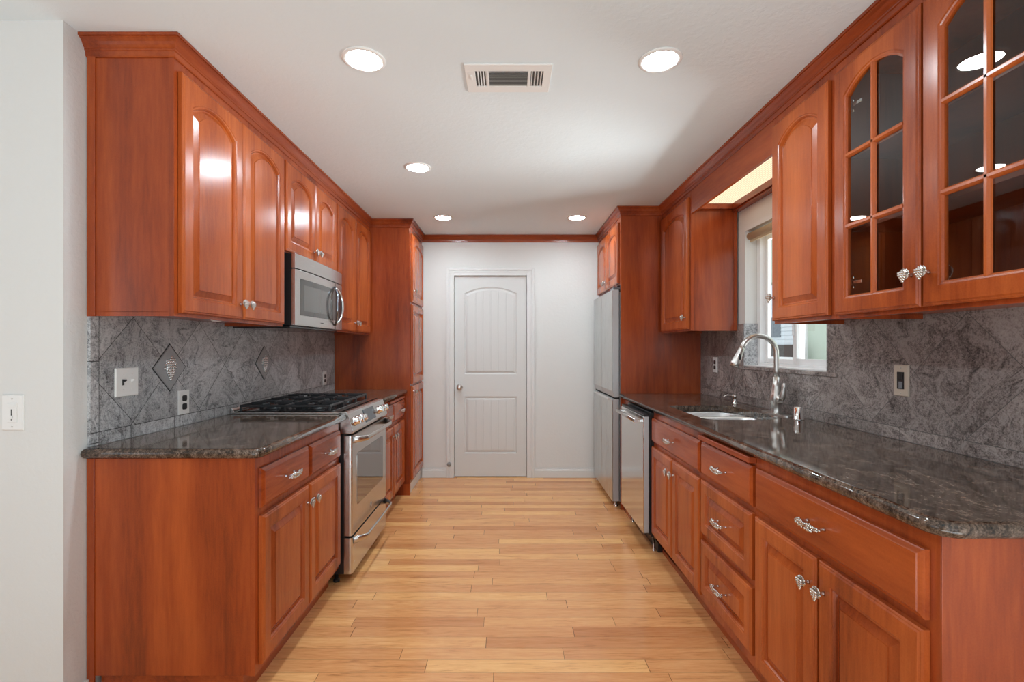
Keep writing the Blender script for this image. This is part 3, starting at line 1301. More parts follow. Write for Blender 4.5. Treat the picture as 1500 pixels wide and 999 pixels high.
# ---------------------------------------------------------------- countertops
XL = -1.538
outer = rounded_poly([(XL - 0.018, 1.748, 0.010, 3), (-0.893, 1.748, 0.035, 6), (-0.893, 2.672, 0, 0), (XL - 0.0, 2.672, 0, 0), (XL, 1.80, 0, 0), (XL - 0.018, 1.79, 0, 0)])
outer = rounded_poly([(LWALL + 0.0005, 1.748, 0.012, 3), (-0.893, 1.748, 0.040, 8), (-0.893, 2.676, 0, 0), (LWALL + 0.0005, 2.676, 0, 0)])
o = slab(outer, None, CT0, CT1).build('countertop', GRAN_TOP)
tag(o, 'polished dark granite countertop with two outlets above it, near side of the range', 'countertop')
outer = [(LWALL + 0.0005, 3.432), (-0.893, 3.432), (-0.893, 4.301), (LWALL + 0.0005, 4.301)]
o = slab(outer, None, CT0, CT1).build('countertop', GRAN_TOP)
tag(o, 'short polished dark granite countertop between range and pantry', 'countertop')
sink_hole = rounded_poly([(1.012, 2.470, 0.07, 6), (1.412, 2.470, 0.09, 6), (1.412, 3.090, 0.09, 6), (1.012, 3.090, 0.06, 6)])
outer = rounded_poly([(RWALL - 0.0005, 1.005, 0, 0), (RWALL - 0.0005, 3.919, 0, 0), (0.898, 3.919, 0, 0), (0.898, 1.005, 0.06, 10)])
outer = outer
o = slab(outer, sink_hole, CT0, CT1).build('countertop', GRAN_TOP)
tag(o, 'long polished dark granite countertop holding the sink, right run', 'countertop')

# ---------------------------------------------------------------- backsplashes
mb = MB()
mb.box(LWALL + 0.0002, XL, NEARL + 0.001, 4.301, CT1 + 0.0005, 1.441)
bs = mb.build('backsplash', GRAN_L)
tag(bs, 'grey granite diamond-tiled backsplash on the left wall behind the range', 'backsplash')


def deco_tile(parent, y, z):
    mb = MB()
    h = 0.104
    rr = []
    for s, xx in ((1.0, 0.0), (1.0, 0.0035), (0.95, 0.0055), (0.91, 0.005)):
        rr.append([(xx, 0, -h * s), (xx, h * s, 0), (xx, 0, h * s), (xx, -h * s, 0)])
    mb.loft(rr)
    d = mb.build('accent_tile', plain('pewter_tile', (0.34, 0.34, 0.345), 0.32, 0.25), parent, (XL - 0.001, y, z), label='pewter coloured diamond accent tile')
    mb = MB()
    hh = h + 0.006
    mb.loft([[(q_, 0, -hh), (q_, hh, 0), (q_, 0, hh), (q_, -hh, 0)] for q_ in (0.0, 0.0022)])
    mb.build('grout_edge', plain('dark_grout', (0.03, 0.03, 0.03), 0.8), d)
    rnd = random.Random(int(y * 100))
    mb = MB()
    for zz, n in ((0.036, 2), (0.025, 4), (0.013, 5), (0.001, 5), (-0.011, 4), (-0.023, 4), (-0.034, 3), (-0.044, 2), (-0.053, 1)):
        for k in range(n):
            yy = (k - (n - 1) / 2) * 0.0125 + rnd.uniform(-0.002, 0.002) + (0.006 if zz > 0 else 0.0)
            mb.ball((0.007, yy, zz + rnd.uniform(-0.002, 0.002)), 0.0080, 2, (0.9, 1, 1))
    for yy, zz in ((-0.020, 0.030), (-0.030, 0.012), (-0.022, 0.020), (0.028, 0.034), (-0.034, -0.004), (0.010, 0.046)):
        mb.ball((0.0060, yy, zz), 0.010, 1, (0.3, 1.1, 0.8))
    mb.build('grape_relief', plain('pewter_relief', (0.74, 0.74, 0.73), 0.24, 0.8), d)


deco_tile(bs, 2.203, 1.219)
deco_tile(bs, 3.056, 1.214)

XR = 1.560
mb = MB()
mb.box(XR, RWALL - 0.0002, NEARR - 0.03, 2.263, CT1 + 0.0005, 1.440)
mb.box(XR, RWALL - 0.0002, 2.263, WY0, CT1 + 0.0005, 1.470)
mb.box(XR, RWALL - 0.0002, WY1, 3.299, CT1 + 0.0005, 1.470)
mb.box(XR, RWALL - 0.0002, 3.299, 3.919, CT1 + 0.0005, 1.440)
mb.box(XR, RWALL - 0.0002, WY0, WY1, CT1 + 0.0005, WZ0 - 0.001)
bs = mb.build('backsplash', GRAN_R)
tag(bs, 'brown-grey granite tiled backsplash around the sink window on the right wall', 'backsplash')
mb = MB()
mb.box(XR - 0.006, XR + 0.001, WY0 - 0.07, WY1 + 0.05, WZ0 - 0.022, WZ0 - 0.002, 0.003)
mb.build('sill_nosing', GRAN_PLAIN, bs)
mb = MB()
mb.box(XR + 0.001, 1.650, WY1 - 0.010, WY1 - 0.0005, WZ0 + 0.001, 1.470)
mb.build('reveal_tile', GRAN_SILL, bs, label='grey granite tiles lining the window reveal')
mb = MB()
mb.box(XR + 0.001, 1.650, WY0 + 0.0005, WY0 + 0.010, WZ0 + 0.001, 1.470)
mb.build('reveal_tile', GRAN_SILL, bs, label='grey granite tiles lining the window reveal')

# ---------------------------------------------------------------- window
wn = struct(MB().box(RWALL - 0.002, 1.652, WY0 + 0.001, WY1 - 0.001, WZ0 - 0.0005, WZ0 + 0.008, 0.001).build('window_1', VINYL))
mb = MB()
xa, xb = 1.650, 1.712
mb.box(xa, xb, WY0 + 0.0005, WY0 + 0.040, WZ0, WZ1 - 0.0005, 0.002)
mb.box(xa, xb, WY1 - 0.040, WY1 - 0.0005, WZ0, WZ1 - 0.0005, 0.002)
mb.box(xa, xb, WY0 + 0.040, WY1 - 0.040, WZ0, WZ0 + 0.022, 0.002)
mb.box(xa, xb, WY0 + 0.040, WY1 - 0.040, WZ1 - 0.040, WZ1 - 0.0005, 0.002)
struct(mb.build('window_frame', VINYL, wn))
YM = 2.80


def sash(y0, y1, x0, x1, name, rail):
    mb = MB()
    z0, z1 = WZ0 + 0.022, WZ1 - 0.040
    mb.box(x0, x1, y0, y0 + rail, z0, z1, 0.0015)
    mb.box(x0, x1, y1 - rail, y1, z0, z1, 0.0015)
    mb.box(x0, x1, y0 + rail, y1 - rail, z0, z0 + rail, 0.0015)
    mb.box(x0, x1, y0 + rail, y1 - rail, z1 - rail, z1, 0.0015)
    s = mb.build(name, VINYL, wn)
    mb = MB()
    xm = (x0 + x1) / 2
    mb.box(xm - 0.002, xm + 0.002, y0 + rail, y1 - rail, z0 + rail, z1 - rail)
    mb.build('glass_pane', GLASS, s)
    return s


sash(WY0 + 0.040, YM + 0.016, 1.656, 1.680, 'sliding_sash', 0.034)
sash(YM - 0.014, WY1 - 0.040, 1.684, 1.708, 'fixed_sash', 0.028)
mb = MB()
mb.box(1.648, 1.6565, YM + 0.000, YM + 0.012, 1.38, 1.52, 0.001)
mb.build('sash_latch', VINYL, wn)

t_ = thing('roller_blind', 'rolled-up beige blind at the top of the sink window', 'blind', (1.60, 2.79, 2.045))
mb = MB()
L0, L1 = WY0 + 0.012 - 2.79, WY1 - 0.012 - 2.79
mb.tube([(0, L0, 0), (0, L1, 0)], 0.024, 20)
mb.build('fabric_roll', BLIND, t_)
for yy in (L0 - 0.009, L1 + 0.0):
    mb = MB()
    mb.box(-0.016, 0.016, yy, yy + 0.009, -0.02, 0.034, 0.001)
    mb.build('bracket', WHITE, t_)
mb = MB()
mb.box(-0.004, 0.004, L0 + 0.003, L1 - 0.003, -0.040, -0.020, 0.002)
mb.build('bottom_bar', BLIND, t_)

# ---------------------------------------------------------------- appliances
# range: local x 0..0.76 (towards the far end), y 0 = front of the body side
RY0, RW = 2.678, 0.752
r = thing('range', 'stainless slide-in gas range with five front knobs, left run', 'range', (-0.906, RY0, 0), PI2)
mb = MB()
mb.box(0.004, RW - 0.004, 0.002, 0.612, 0.055, 0.935, 0.002)
mb.build('body', BLACK, r)
for xx in (0.04, RW - 0.04):
    for yy in (0.055, 0.57):
        mb = MB()
        mb.lathe([(0.018, 0), (0.018, 0.012), (0.010, 0.014), (0.010, 0.060)], (xx, yy, 0), 'z', 14)
        mb.build('foot', BLACK, r)
# oven door with rounded vertical edges
mb = MB()


def front_slab(mb, z0, z1, y0=-0.044, yb=0.0, rad=0.014):
    pts = rounded_poly([(0, y0, rad, 5), (RW, y0, rad, 5), (RW, yb, 0, 0), (0, yb, 0, 0)])
    mb.prism(pts, 'z', z0, z1)
    for f in mb.bm.faces:
        f.smooth = False


front_slab(mb, 0.268, 0.822)
od = mb.build('oven_door', STEEL, r)
mb = MB()
wx0, wx1, wz0, wz1 = 0.090, 0.660, 0.412, 0.708
poly = rounded_poly([(wx0, wz0, 0.02, 4), (wx1, wz0, 0.02, 4), (wx1, wz1, 0.02, 4), (wx0, wz1, 0.02, 4)])
mb.prism(poly, 'y', -0.0455, -0.040)
mb.build('oven_window', OVENGLASS, od)


def bar_handle(parent, x0, x1, z, y0=-0.044, out=0.058, hz=0.013):
    mb = MB()
    n = 8
    pts = []
    # flat bowed bar made of a lofted section
    rings = []
    prof = [(x0, y0 + 0.002), (x0 + 0.030, y0 - out * 0.50), (x0 + 0.062, y0 - out * 0.95), (x0 + 0.080, y0 - out - 0.001)]
    cl = prof + [((x0 + x1) / 2, y0 - out - 0.004)] + [(x0 + x1 - a, b) for a, b in reversed(prof)]
    for i, (x, y) in enumerate(cl):
        a = Vector(cl[min(i + 1, len(cl) - 1)]) - Vector(cl[max(i - 1, 0)])
        a.normalize()
        nx, ny = -a.y, a.x
        tk = 0.007
        hz = 0.021 - 0.008 * min(1, min(x - x0, x1 - x) / 0.09)
        ring = []
        for k in range(10):
            ang = 2 * PI * k / 10
            ring.append((x + nx * math.cos(ang) * tk, y + ny * math.cos(ang) * tk, z + math.sin(ang) * hz))
        rings.append(ring)
    mb.loft(rings, smooth=True)
    return mb.build('handle', STEEL, parent)


bar_handle(od, 0.025, RW - 0.025, 0.796)
mb = MB()
mb.lathe([(0.017, 0), (0.017, 0.0015), (0.0155, 0.0028)], (0.375, -0.0435, 0.325), '-y', 24)
em = mb.build('emblem', plain('emblem_grey', (0.40, 0.38, 0.36), 0.3, 0.8), od)
txt = bpy.data.curves.new('emblem_letters', 'FONT')
txt.body = 'GE'
txt.size = 0.019
txt.extrude = 0.0004
txt.align_x = 'CENTER'
txt.align_y = 'CENTER'
tmp = bpy.data.objects.new('tmp_text', txt)
C.objects.link(tmp)
dg = bpy.context.evaluated_depsgraph_get()
me = bpy.data.meshes.new_from_object(tmp.evaluated_get(dg))
bpy.data.objects.remove(tmp)
me.materials.clear()
me.materials.append(CHROME)
lt = bpy.data.objects.new('lettering', me)
C.objects.link(lt)
lt.parent = em
lt.location = (0.375, -0.0468, 0.325)
lt.rotation_euler = (PI2, 0, 0)
# warming drawer
mb = MB()
front_slab(mb, 0.058, 0.256)
dr = mb.build('storage_drawer', STEEL, r)
bar_handle(dr, 0.025, RW - 0.025, 0.236)
# control panel: sloped fascia
mb = MB()
mb.prism([(-0.046, 0.834), (-0.052, 0.846), (-0.022, 0.944), (-0.008, 0.953), (0.030, 0.953), (0.030, 0.834)], 'x', 0.0, RW, 0.0015)
cp = mb.build('control_panel', STEEL, r)
sl = math.atan2(0.030, 0.098)


def on_panel(u, v, out=0.0):
    """u along the panel, v 0..1 up the slope"""
    y = -0.052 + 0.030 * v
    z = 0.846 + 0.098 * v
    return (u, y - out * math.cos(sl), z + out * math.sin(sl))


mb = MB()
t2 = bmesh.new()
bmesh.ops.create_cube(t2, size=1)
M = Matrix.Translation(on_panel(0.365, 0.50, 0.001)) @ Matrix.Rotation(-sl, 4, 'X') @ Matrix.Diagonal((0.215, 0.004, 0.078, 1))
mb.merge(t2, M)
mb.build('display', plain('display_glass', (0.10, 0.12, 0.14), 0.08, 0.3), cp)
kn0 = None
for u in (0.060, 0.125, 0.190, 0.555, 0.620, 0.685):
    if kn0 is None:
        mb = MB()
        mb.lathe([(0.026, 0), (0.026, 0.006), (0.021, 0.008), (0.020, 0.030), (0.018, 0.034), (0.005, 0.035)], (0, 0, 0), '-y', 20)
        mb.box(-0.003, 0.003, -0.040, -0.030, -0.017, 0.017, 0.001)
        kn0 = mb.build('burner_knob', CHROME, cp, on_panel(u, 0.48))
        kn0.rotation_euler = (-sl, 0, 0)
    else:
        share(kn0, 'burner_knob', cp, on_panel(u, 0.48), (-sl, 0, 0))
# cooktop
mb = MB()
mb.box(0.0, RW, 0.010, 0.628, 0.9425, 0.953, 0.003, 2)
ck = mb.build('cooktop', STEEL, r)
mb = MB()
mb.box(0.022, RW - 0.022, 0.075, 0.600, 0.9525, 0.9565, 0.0015)
mb.build('burner_pan', ENAMEL, ck)
mb = MB()
mb.prism([(0.606, 0.952), (0.628, 0.952), (0.628, 0.972), (0.620, 0.976)], 'x', 0.0, RW, 0.001)
mb.build('rear_trim', STEEL, ck)
for (bx, by, br) in ((0.14, 0.20, 0.045), (0.14, 0.46, 0.036), (0.376, 0.33, 0.040), (0.61, 0.20, 0.045), (0.61, 0.46, 0.033)):
    mb = MB()
    mb.lathe([(br * 1.15, 0), (br * 1.1, 0.006), (br * 0.9, 0.008), (br * 0.85, 0.016), (br * 0.5, 0.018)], (bx, by, 0.956), 'z', 20)
    mb.build('burner', IRON, ck)
for gx0, gx1 in ((0.026, 0.256), (0.262, 0.490), (0.496, 0.726)):
    mb = MB()
    z0, z1 = 0.977, 0.990
    ya, yb_ = 0.085, 0.592
    bw = 0.011
    mb.box(gx0, gx0 + bw, ya, yb_, z0, z1, 0.003)
    mb.box(gx1 - bw, gx1, ya, yb_, z0, z1, 0.003)
    for yy in (ya, (ya + yb_) / 2 - bw / 2, yb_ - bw):
        mb.box(gx0 + 0.004, gx1 - 0.004, yy, yy + bw, z0, z1, 0.003)
    for cy in ((ya * 3 + yb_) / 4, (ya + 3 * yb_) / 4):
        mb.box(gx0 + 0.004, gx0 + 0.082, cy - bw / 2, cy + bw / 2, z0, z1 + 0.005, 0.003)
        mb.box(gx1 - 0.082, gx1 - 0.004, cy - bw / 2, cy + bw / 2, z0, z1 + 0.005, 0.003)
        cx = (gx0 + gx1) / 2
        for s in (-1, 1):
            e = cy + s * 0.12
            mb.box(cx - bw / 2, cx + bw / 2, min(e, cy + s * 0.035), max(e, cy + s * 0.035), z0, z1 + 0.005, 0.003)
    for xx in (gx0, gx1 - bw):
        for yy in (ya, (ya + yb_) / 2 - bw / 2, yb_ - bw):
            mb.box(xx, xx + bw, yy, yy + bw, 0.9535, z0 + 0.002, 0.002)
    mb.build('grate', IRON, ck)

# microwave under the short cabinet
mz0, mz1 = 1.432, 1.836
m = thing('microwave', 'stainless over-the-range microwave with curved handle', 'microwave', (-1.197, RY0, mz0), PI2)
mb = MB()
mb.box(0.003, RW - 0.003, 0.0, 0.335, 0.004, mz1 - mz0 - 0.004, 0.002)
mb.build('body', BLACK, m)
mb = MB()
mb.box(0.010, RW - 0.010, 0.012, 0.330, -0.012, 0.0045, 0.003)
mb.build('vent_base', ENAMEL, m)
H = mz1 - mz0


def bowed(x0, x1, z0, z1, yb, bow, n=12, edge=0.028, tk=0.0):
    """front with a gentle bow in plan"""
    pts = []
    for k in range(n + 1):
        x = x0 + (x1 - x0) * k / n
        u = 2 * x / RW - 1
        pts.append((x, edge_y(u) + tk))
    return pts


def edge_y(u):
    return -0.022 - 0.014 * (1 - abs(u) ** 2.5)


mb = MB()
pts = [(0.0, 0.0)] + [(RW * k / 20, edge_y(2 * k / 20 - 1)) for k in range(21)] + [(RW, 0.0)]
mb.prism(pts, 'z', 0.320, H - 0.004, 0.001)
mb.build('top_grille', STEEL, m)
mb = MB()
mb.prism(pts, 'z', 0.003, 0.314, 0.001)
md = mb.build('door', STEEL, m)


def face_patch(mb, x0, x1, z0, z1, lift):
    n = 10
    rings = []
    f, b = [], []
    for k in range(n + 1):
        x = x0 + (x1 - x0) * k / n
        y = edge_y(2 * x / RW - 1)
        f.append((x, y - lift))
        b.append((x, y + 0.004))
    mb.prism(f + b[::-1], 'z', z0, z1)


mb = MB()
face_patch(mb, 0.055, RW - 0.022, 0.060, 0.268, 0.0012)
mb.build('window_border', MWDARK, md)
mb = MB()
face_patch(mb, 0.095, 0.475, 0.088, 0.235, 0.0020)
mb.build('window_glass', MWGLASS, md)
mb = MB()
face_patch(mb, 0.612, RW - 0.034, 0.070, 0.262, 0.0022)
mb.build('control_panel', plain('control_black', (0.03, 0.03, 0.035), 0.15), md)
mb = MB()
face_patch(mb, 0.588, 0.5915, 0.003, 0.314, 0.0014)
mb.build('door_seam', DARKGAP, md)
mb = MB()
face_patch(mb, 0.330, 0.372, 0.029, 0.033, 0.0012)
mb.build('maker_mark', plain('dark_print', (0.12, 0.11, 0.11), 0.5), md)
for s in (-1, 1):
    mb = MB()
    pp = []
    rr = []
    for k in range(17):
        u = -1 + 2 * k / 16
        z = 0.157 + u * 0.128
        pp.append((0.575 + s * 0.050 * (1 - u * u), edge_y(0.53) - 0.004 - 0.034 * (1 - abs(u) ** 3), z))
        rr.append(0.006 + 0.003 * (1 - abs(u)))
    mb.tube(pp, rr, 10)
    mb.build('handle', CHROME if s > 0 else plain('handle_inner', (0.30, 0.32, 0.36), 0.12, 1.0), md)

# dishwasher (local x: from far to near)
d = thing('dishwasher', 'stainless dishwasher with bar handle between fridge panel and sink cabinet', 'dishwasher', (0.911, 3.690, 0), -PI2)
DWW = 0.594
mb = MB()
mb.box(0.002, DWW - 0.002, 0.002, 0.630, 0.100, 0.895, 0.002)
mb.build('tub', BLACK, d)
mb = MB()
mb.box(0.0, DWW, -0.040, -0.010, 0.125, 0.868, 0.002)
dd = mb.build('door', SIDESTEEL, d)
mb = MB()
mb.box(0.0, DWW, -0.047, -0.0395, 0.125, 0.868, 0.002)
mb.build('front_panel', DWSTEEL, dd)
mb = MB()
mb.box(0.004, DWW - 0.004, -0.012, 0.003, 0.115, 0.872, 0.001)
mb.build('door_liner', BLACK, d)
mb = MB()
mb.box(0.003, DWW - 0.003, -0.044, -0.008, 0.868, 0.884, 0.002)
mb.build('control_strip', BLACK, d)
mb = MB()
mb.tube([(0.025, -0.088, 0.838), (DWW - 0.025, -0.088, 0.838)], 0.011, 14, 1.3)
for xx in (0.045, DWW - 0.045):
    mb.box(xx - 0.010, xx + 0.010, -0.086, -0.045, 0.828, 0.848, 0.003)
mb.build('handle', STEEL, dd)
mb = MB()
mb.box(0.004, DWW - 0.004, 0.050, 0.600, 0.0, 0.101)
mb.build('toe_panel', BLACK, d)
for xx in (0.04, DWW - 0.03):
    mb = MB()
    mb.lathe([(0.012, 0), (0.012, 0.006), (0.006, 0.008), (0.006, 0.12)], (xx, 0.030, 0), 'z', 10)
    mb.build('foot', CHROME, d)
# dark filler between dishwasher and side panel
mb = MB()
mb.box(0.935, 1.560, 3.692, 3.919, 0.0, 0.903, 0.001)
tag(mb.build('filler_cabinet', WOOD), 'narrow cherry filler beside the dishwasher under the counter end', 'cabinet')

# refrigerator
FY1, FW = 4.812, 0.852
f = thing('refrigerator', 'four-door stainless refrigerator with recessed handles', 'refrigerator', (0.905, FY1, 0), -PI2)
mb = MB()
mb.box(0.004, FW - 0.004, 0.008, 0.640, 0.050, 1.768, 0.003)
mb.build('body', plain('fridge_grey', (0.36, 0.37, 0.38), 0.4, 0.3), f)
ysp = 0.392


def fridge_door(x0, x1, z0, z1, name='door'):
    mb = MB()
    mb.box(x0, x1, -0.044, 0.003, z0, z1, 0.002)
    d_ = mb.build(name, SIDESTEEL, f)
    mb = MB()
    mb.box(x0, x1, -0.052, -0.0435, z0, z1, 0.002)
    mb.build('front_panel', FRIDGE, d_)
    return d_


fridge_door(0.0, ysp - 0.004, 0.955, 1.785)
fridge_door(ysp + 0.004, FW, 0.955, 1.785)
fridge_door(0.0, ysp - 0.004, 0.055, 0.890)
fridge_door(ysp + 0.004, FW, 0.055, 0.890)
for a, b in ((0.0, ysp - 0.004), (ysp + 0.004, FW)):
    mb = MB()
    # bevelled lower lip: grip recess
    mb.prism([(-0.050, 0.957), (-0.034, 0.905), (0.003, 0.905), (0.003, 0.957)], 'x', a + 0.001, b - 0.001, 0.001)
    mb.build('grip', SIDESTEEL, f)
mb = MB()
mb.box(0.002, FW - 0.002, -0.030, 0.006, 0.885, 0.910, 0.001)
mb.build('handle_channel', DARKGAP, f)
mb = MB()
mb.box(0.03, ysp + 0.33, -0.0535, -0.046, 0.868, 0.888, 0.002)
mb.build('handle_insert', CHROME, f)
mb = MB()
mb.box(FW - 0.13, FW - 0.01, -0.040, 0.040, 1.786, 1.806, 0.003)
mb.build('hinge_cover', plain('hinge_grey', (0.13, 0.13, 0.14), 0.4), f)
for xx in (0.04, FW - 0.03):
    mb = MB()
    mb.lathe([(0.020, 0), (0.020, 0.020), (0.010, 0.024), (0.010, 0.056)], (xx, -0.016, 0), 'z', 14)
    mb.build('foot', CHROME, f)
mb = MB()
mb.box(0.01, FW - 0.01, 0.05, 0.60, 0.0, 0.051)
mb.build('base_grille', BLACK, f)

# ---------------------------------------------------------------- sink and taps
s = thing('sink', 'undermount double-bowl stainless sink in the right counter', 'sink', (1.212, 2.780, 0.905))


def bowl(cx, x0, x1, y0, y1, depth, name):
    mb = MB()
    rings = []
    for d_, z in ((-0.012, -0.0008), (0.0, -0.0008), (0.004, -0.02), (0.012, -depth + 0.03), (0.03, -depth), (0.12, -depth - 0.004)):
        P = rounded_poly([(x0 + d_, y0 + d_, 0.075, 6), (x1 - d_, y0 + d_, 0.075, 6), (x1 - d_, y1 - d_, 0.075, 6), (x0 + d_, y1 - d_, 0.075, 6)])
        rings.append([(x, y, z) for x, y in P])
    mb.loft(rings, cap0=False, cap1=True, smooth=True)
    b = mb.build(name, STEELD, s)
    mb = MB()
    mb.lathe([(0.040, 0), (0.038, 0.003), (0.020, 0.001)], ((x0 + x1) / 2, (y0 + y1) / 2, -depth - 0.003), 'z', 20)
    mb.build('drain', CHROME, b)


bowl(0, -0.205, 0.205, 0.075, 0.315, 0.19, 'bowl')
bowl(0, -0.205, 0.205, -0.315, 0.060, 0.21, 'bowl')
mb = MB()
mb.box(-0.200, 0.200, 0.058, 0.077, -0.020, -0.006, 0.003)
mb.build('divider', STEELD, s)

fc = thing('faucet', 'brushed gooseneck pull-down faucet with side lever on the sink ledge', 'faucet', (1.490, 2.690, CT1))
mb = MB()
pts = rounded_poly([(-0.028, -0.125, 0.027, 6), (0.028, -0.125, 0.027, 6), (0.028, 0.125, 0.027, 6), (-0.028, 0.125, 0.027, 6)])
mb.prism(pts, 'z', 0.0, 0.007)
mb.build('deck_plate', BRUSHED, fc)
mb = MB()
mb.lathe([(0.029, 0.006), (0.027, 0.012), (0.0265, 0.055), (0.031, 0.062), (0.031, 0.105), (0.027, 0.115), (0.022, 0.150), (0.0165, 0.205)], (0, 0, 0), 'z', 24)
mb.build('body', BRUSHED, fc)
mb = MB()
pp = [(0, 0, 0.20), (0, 0, 0.24), (0, 0, 0.28), (0, 0, 0.32)]
R_ = 0.098
for k in range(1, 17):
    a = PI * 0.90 * k / 16
    pp.append((-R_ + R_ * math.cos(a), 0, 0.335 + R_ * math.sin(a)))
mb.tube(pp, 0.0135, 16)
mb.build('gooseneck', BRUSHED, fc)
e = Vector(pp[-1])
dirn = (Vector(pp[-1]) - Vector(pp[-2])).normalized()
mb = MB()
q = [e - dirn * 0.004, e + dirn * 0.010, e + dirn * 0.05, e + dirn * 0.09, e + dirn * 0.112]
mb.tube(q, [0.0150, 0.0158, 0.020, 0.0265, 0.0255], 20)
sh = mb.build('spray_head', BRUSHED, fc)
mb = MB()
mb.ball(e + dirn * 0.055 + Vector((0.0, -0.019, 0)), 0.010, 2, (0.8, 0.7, 1.8))
mb.build('spray_button', BLACK, sh)
mb = MB()
mb.lathe([(0.020, 0), (0.021, 0.004), (0.021, 0.020), (0.018, 0.026)], (0, -0.026, 0.085), '-y', 20)
mb.tube([(0, -0.046, 0.085), (0.002, -0.056, 0.100), (0.004, -0.060, 0.125), (0.006, -0.066, 0.155), (0.008, -0.070, 0.175)],
        [0.017, 0.016, 0.012, 0.0105, 0.0095], 14)
mb.build('lever', BRUSHED, fc)

ag = thing('air_gap', 'tall chrome cylinder cap on the counter, near side of the faucet', 'air gap', (1.487, 2.478, CT1))
mb = MB()
mb.lathe([(0.026, 0), (0.026, 0.003), (0.0235, 0.005), (0.0235, 0.062), (0.021, 0.066), (0.006, 0.067)], (0, 0, 0), 'z', 24)
mb.build('cap', CHROME, ag)
sd = thing('soap_dispenser', 'small chrome post with short spout at the far end of the sink', 'soap dispenser', (1.475, 3.150, CT1))
mb = MB()
mb.lathe([(0.017, 0), (0.017, 0.003), (0.012, 0.005), (0.012, 0.045), (0.014, 0.048), (0.014, 0.060), (0.010, 0.064), (0.003, 0.065)], (0, 0, 0), 'z', 18)
mb.build('post', CHROME, sd)
mb = MB()
mb.tube([(0, 0, 0.054), (-0.05, 0, 0.060), (-0.072, 0, 0.052)], 0.005, 8)
mb.build('spout', CHROME, sd)


# ---------------------------------------------------------------- electrical plates (local: plate in x-z, front -y)
def plate(mb, w, h):
    mb.loft([arch_ring(-w / 2, w / 2, -h / 2, h / 2, 0, 0), arch_ring(-w / 2, w / 2, -h / 2, h / 2, 0, -0.003),
             arch_ring(-w / 2 + 0.003, w / 2 - 0.003, -h / 2 + 0.003, h / 2 - 0.003, 0, -0.006)])
    return mb


def screw(p, x, z, mat):
    mb = MB()
    mb.lathe([(0.003, 0), (0.003, 0.001), (0.001, 0.0014)], (x, -0.0058, z), '-y', 8)
    mb.build('screw', mat, p)


def outlet(loc, rz, label, w=0.076):
    o = thing('wall_outlet', label, 'outlet', loc, rz)
    p = plate(MB(), w, 0.114).build('cover_plate', WHITE, o)
    for zz in (-0.0195, 0.0195):
        mb = MB()
        P = rounded_poly([(-0.015, zz - 0.014, 0.007, 4), (0.015, zz - 0.014, 0.007, 4), (0.015, zz + 0.014, 0.007, 4), (-0.015, zz + 0.014, 0.007, 4)])
        mb.prism(P, 'y', -0.0085, -0.004)
        rc = mb.build('receptacle', BLACK, o)
    screw(p, 0, 0, WHITE)
    return o


outlet((XL, 2.296, 1.051), PI2, 'white outlet with black sockets low under the near accent tile, left wall')
outlet((XL, 4.060, 1.055), PI2, 'white outlet with black sockets near the pantry, left wall')
outlet((XR, 3.642, 1.182), -PI2, 'white outlet with black sockets below the wall cabinet, left of the sink window', 0.072)

o = thing('light_switch', 'white double toggle switch plate, one black and one white toggle, on left backsplash', 'light switch', (XL, 1.953, 1.171), PI2)
p = plate(MB(), 0.117, 0.114).build('cover_plate', WHITE, o)
for xx, mt in ((-0.023, BLACK), (0.023, WHITE)):
    mb = MB()
    mb.box(xx - 0.005, xx + 0.005, -0.0065, -0.004, -0.012, 0.012)
    mb.prism([(-0.006, -0.002), (-0.006, 0.010), (-0.018, 0.012), (-0.019, 0.006)], 'x', xx - 0.004, xx + 0.004, 0.0008)
    mb.build('toggle', mt, o)
    for zz in (-0.03, 0.03):
        screw(p, xx, zz, WHITE)

o = thing('dimmer_switch', 'white slide dimmer on the bright wall at far left', 'light switch', (-1.721, 1.6885, 1.083), 0)
p = plate(MB(), 0.076, 0.124).build('cover_plate', WHITE, o)
mb = MB()
mb.box(-0.018, 0.018, -0.0085, -0.005, -0.034, 0.034, 0.001)
b_ = mb.build('dimmer_body', WHITE, o)
mb = MB()
mb.box(-0.015, 0.015, -0.010, -0.008, 0.018, 0.030, 0.001)
mb.build('rocker', WHITE, b_)
mb = MB()
mb.box(-0.002, 0.002, -0.0089, -0.0082, -0.026, 0.012)
mb.build('slot', GRILLE, b_)
mb = MB()
mb.box(-0.005, 0.005, -0.012, -0.0088, -0.022, -0.010, 0.001)
mb.build('slider', WHITE, b_)
for zz in (-0.048, 0.048):
    screw(p, 0, zz, BRUSHED)

o = thing('dimmer_switch', 'ivory switch plate with black slide dimmer on the right backsplash', 'light switch', (XR, 1.918, 1.179), -PI2)
p = plate(MB(), 0.072, 0.124).build('cover_plate', IVORY, o)
mb = MB()
mb.box(-0.017, 0.017, -0.0080, -0.005, -0.034, 0.034, 0.001)
b_ = mb.build('dimmer_body', BLACK, o)
mb = MB()
mb.box(-0.012, 0.014, -0.012, -0.0075, 0.004, 0.032, 0.002)
mb.build('rocker', BLACK, b_)
mb = MB()
mb.box(-0.006, 0.012, -0.0105, -0.0075, -0.032, -0.004, 0.001)
mb.build('slider', plain('slider_grey', (0.22, 0.24, 0.26), 0.2), b_)
for zz in (-0.050, 0.050):
    screw(p, 0, zz, BRUSHED)

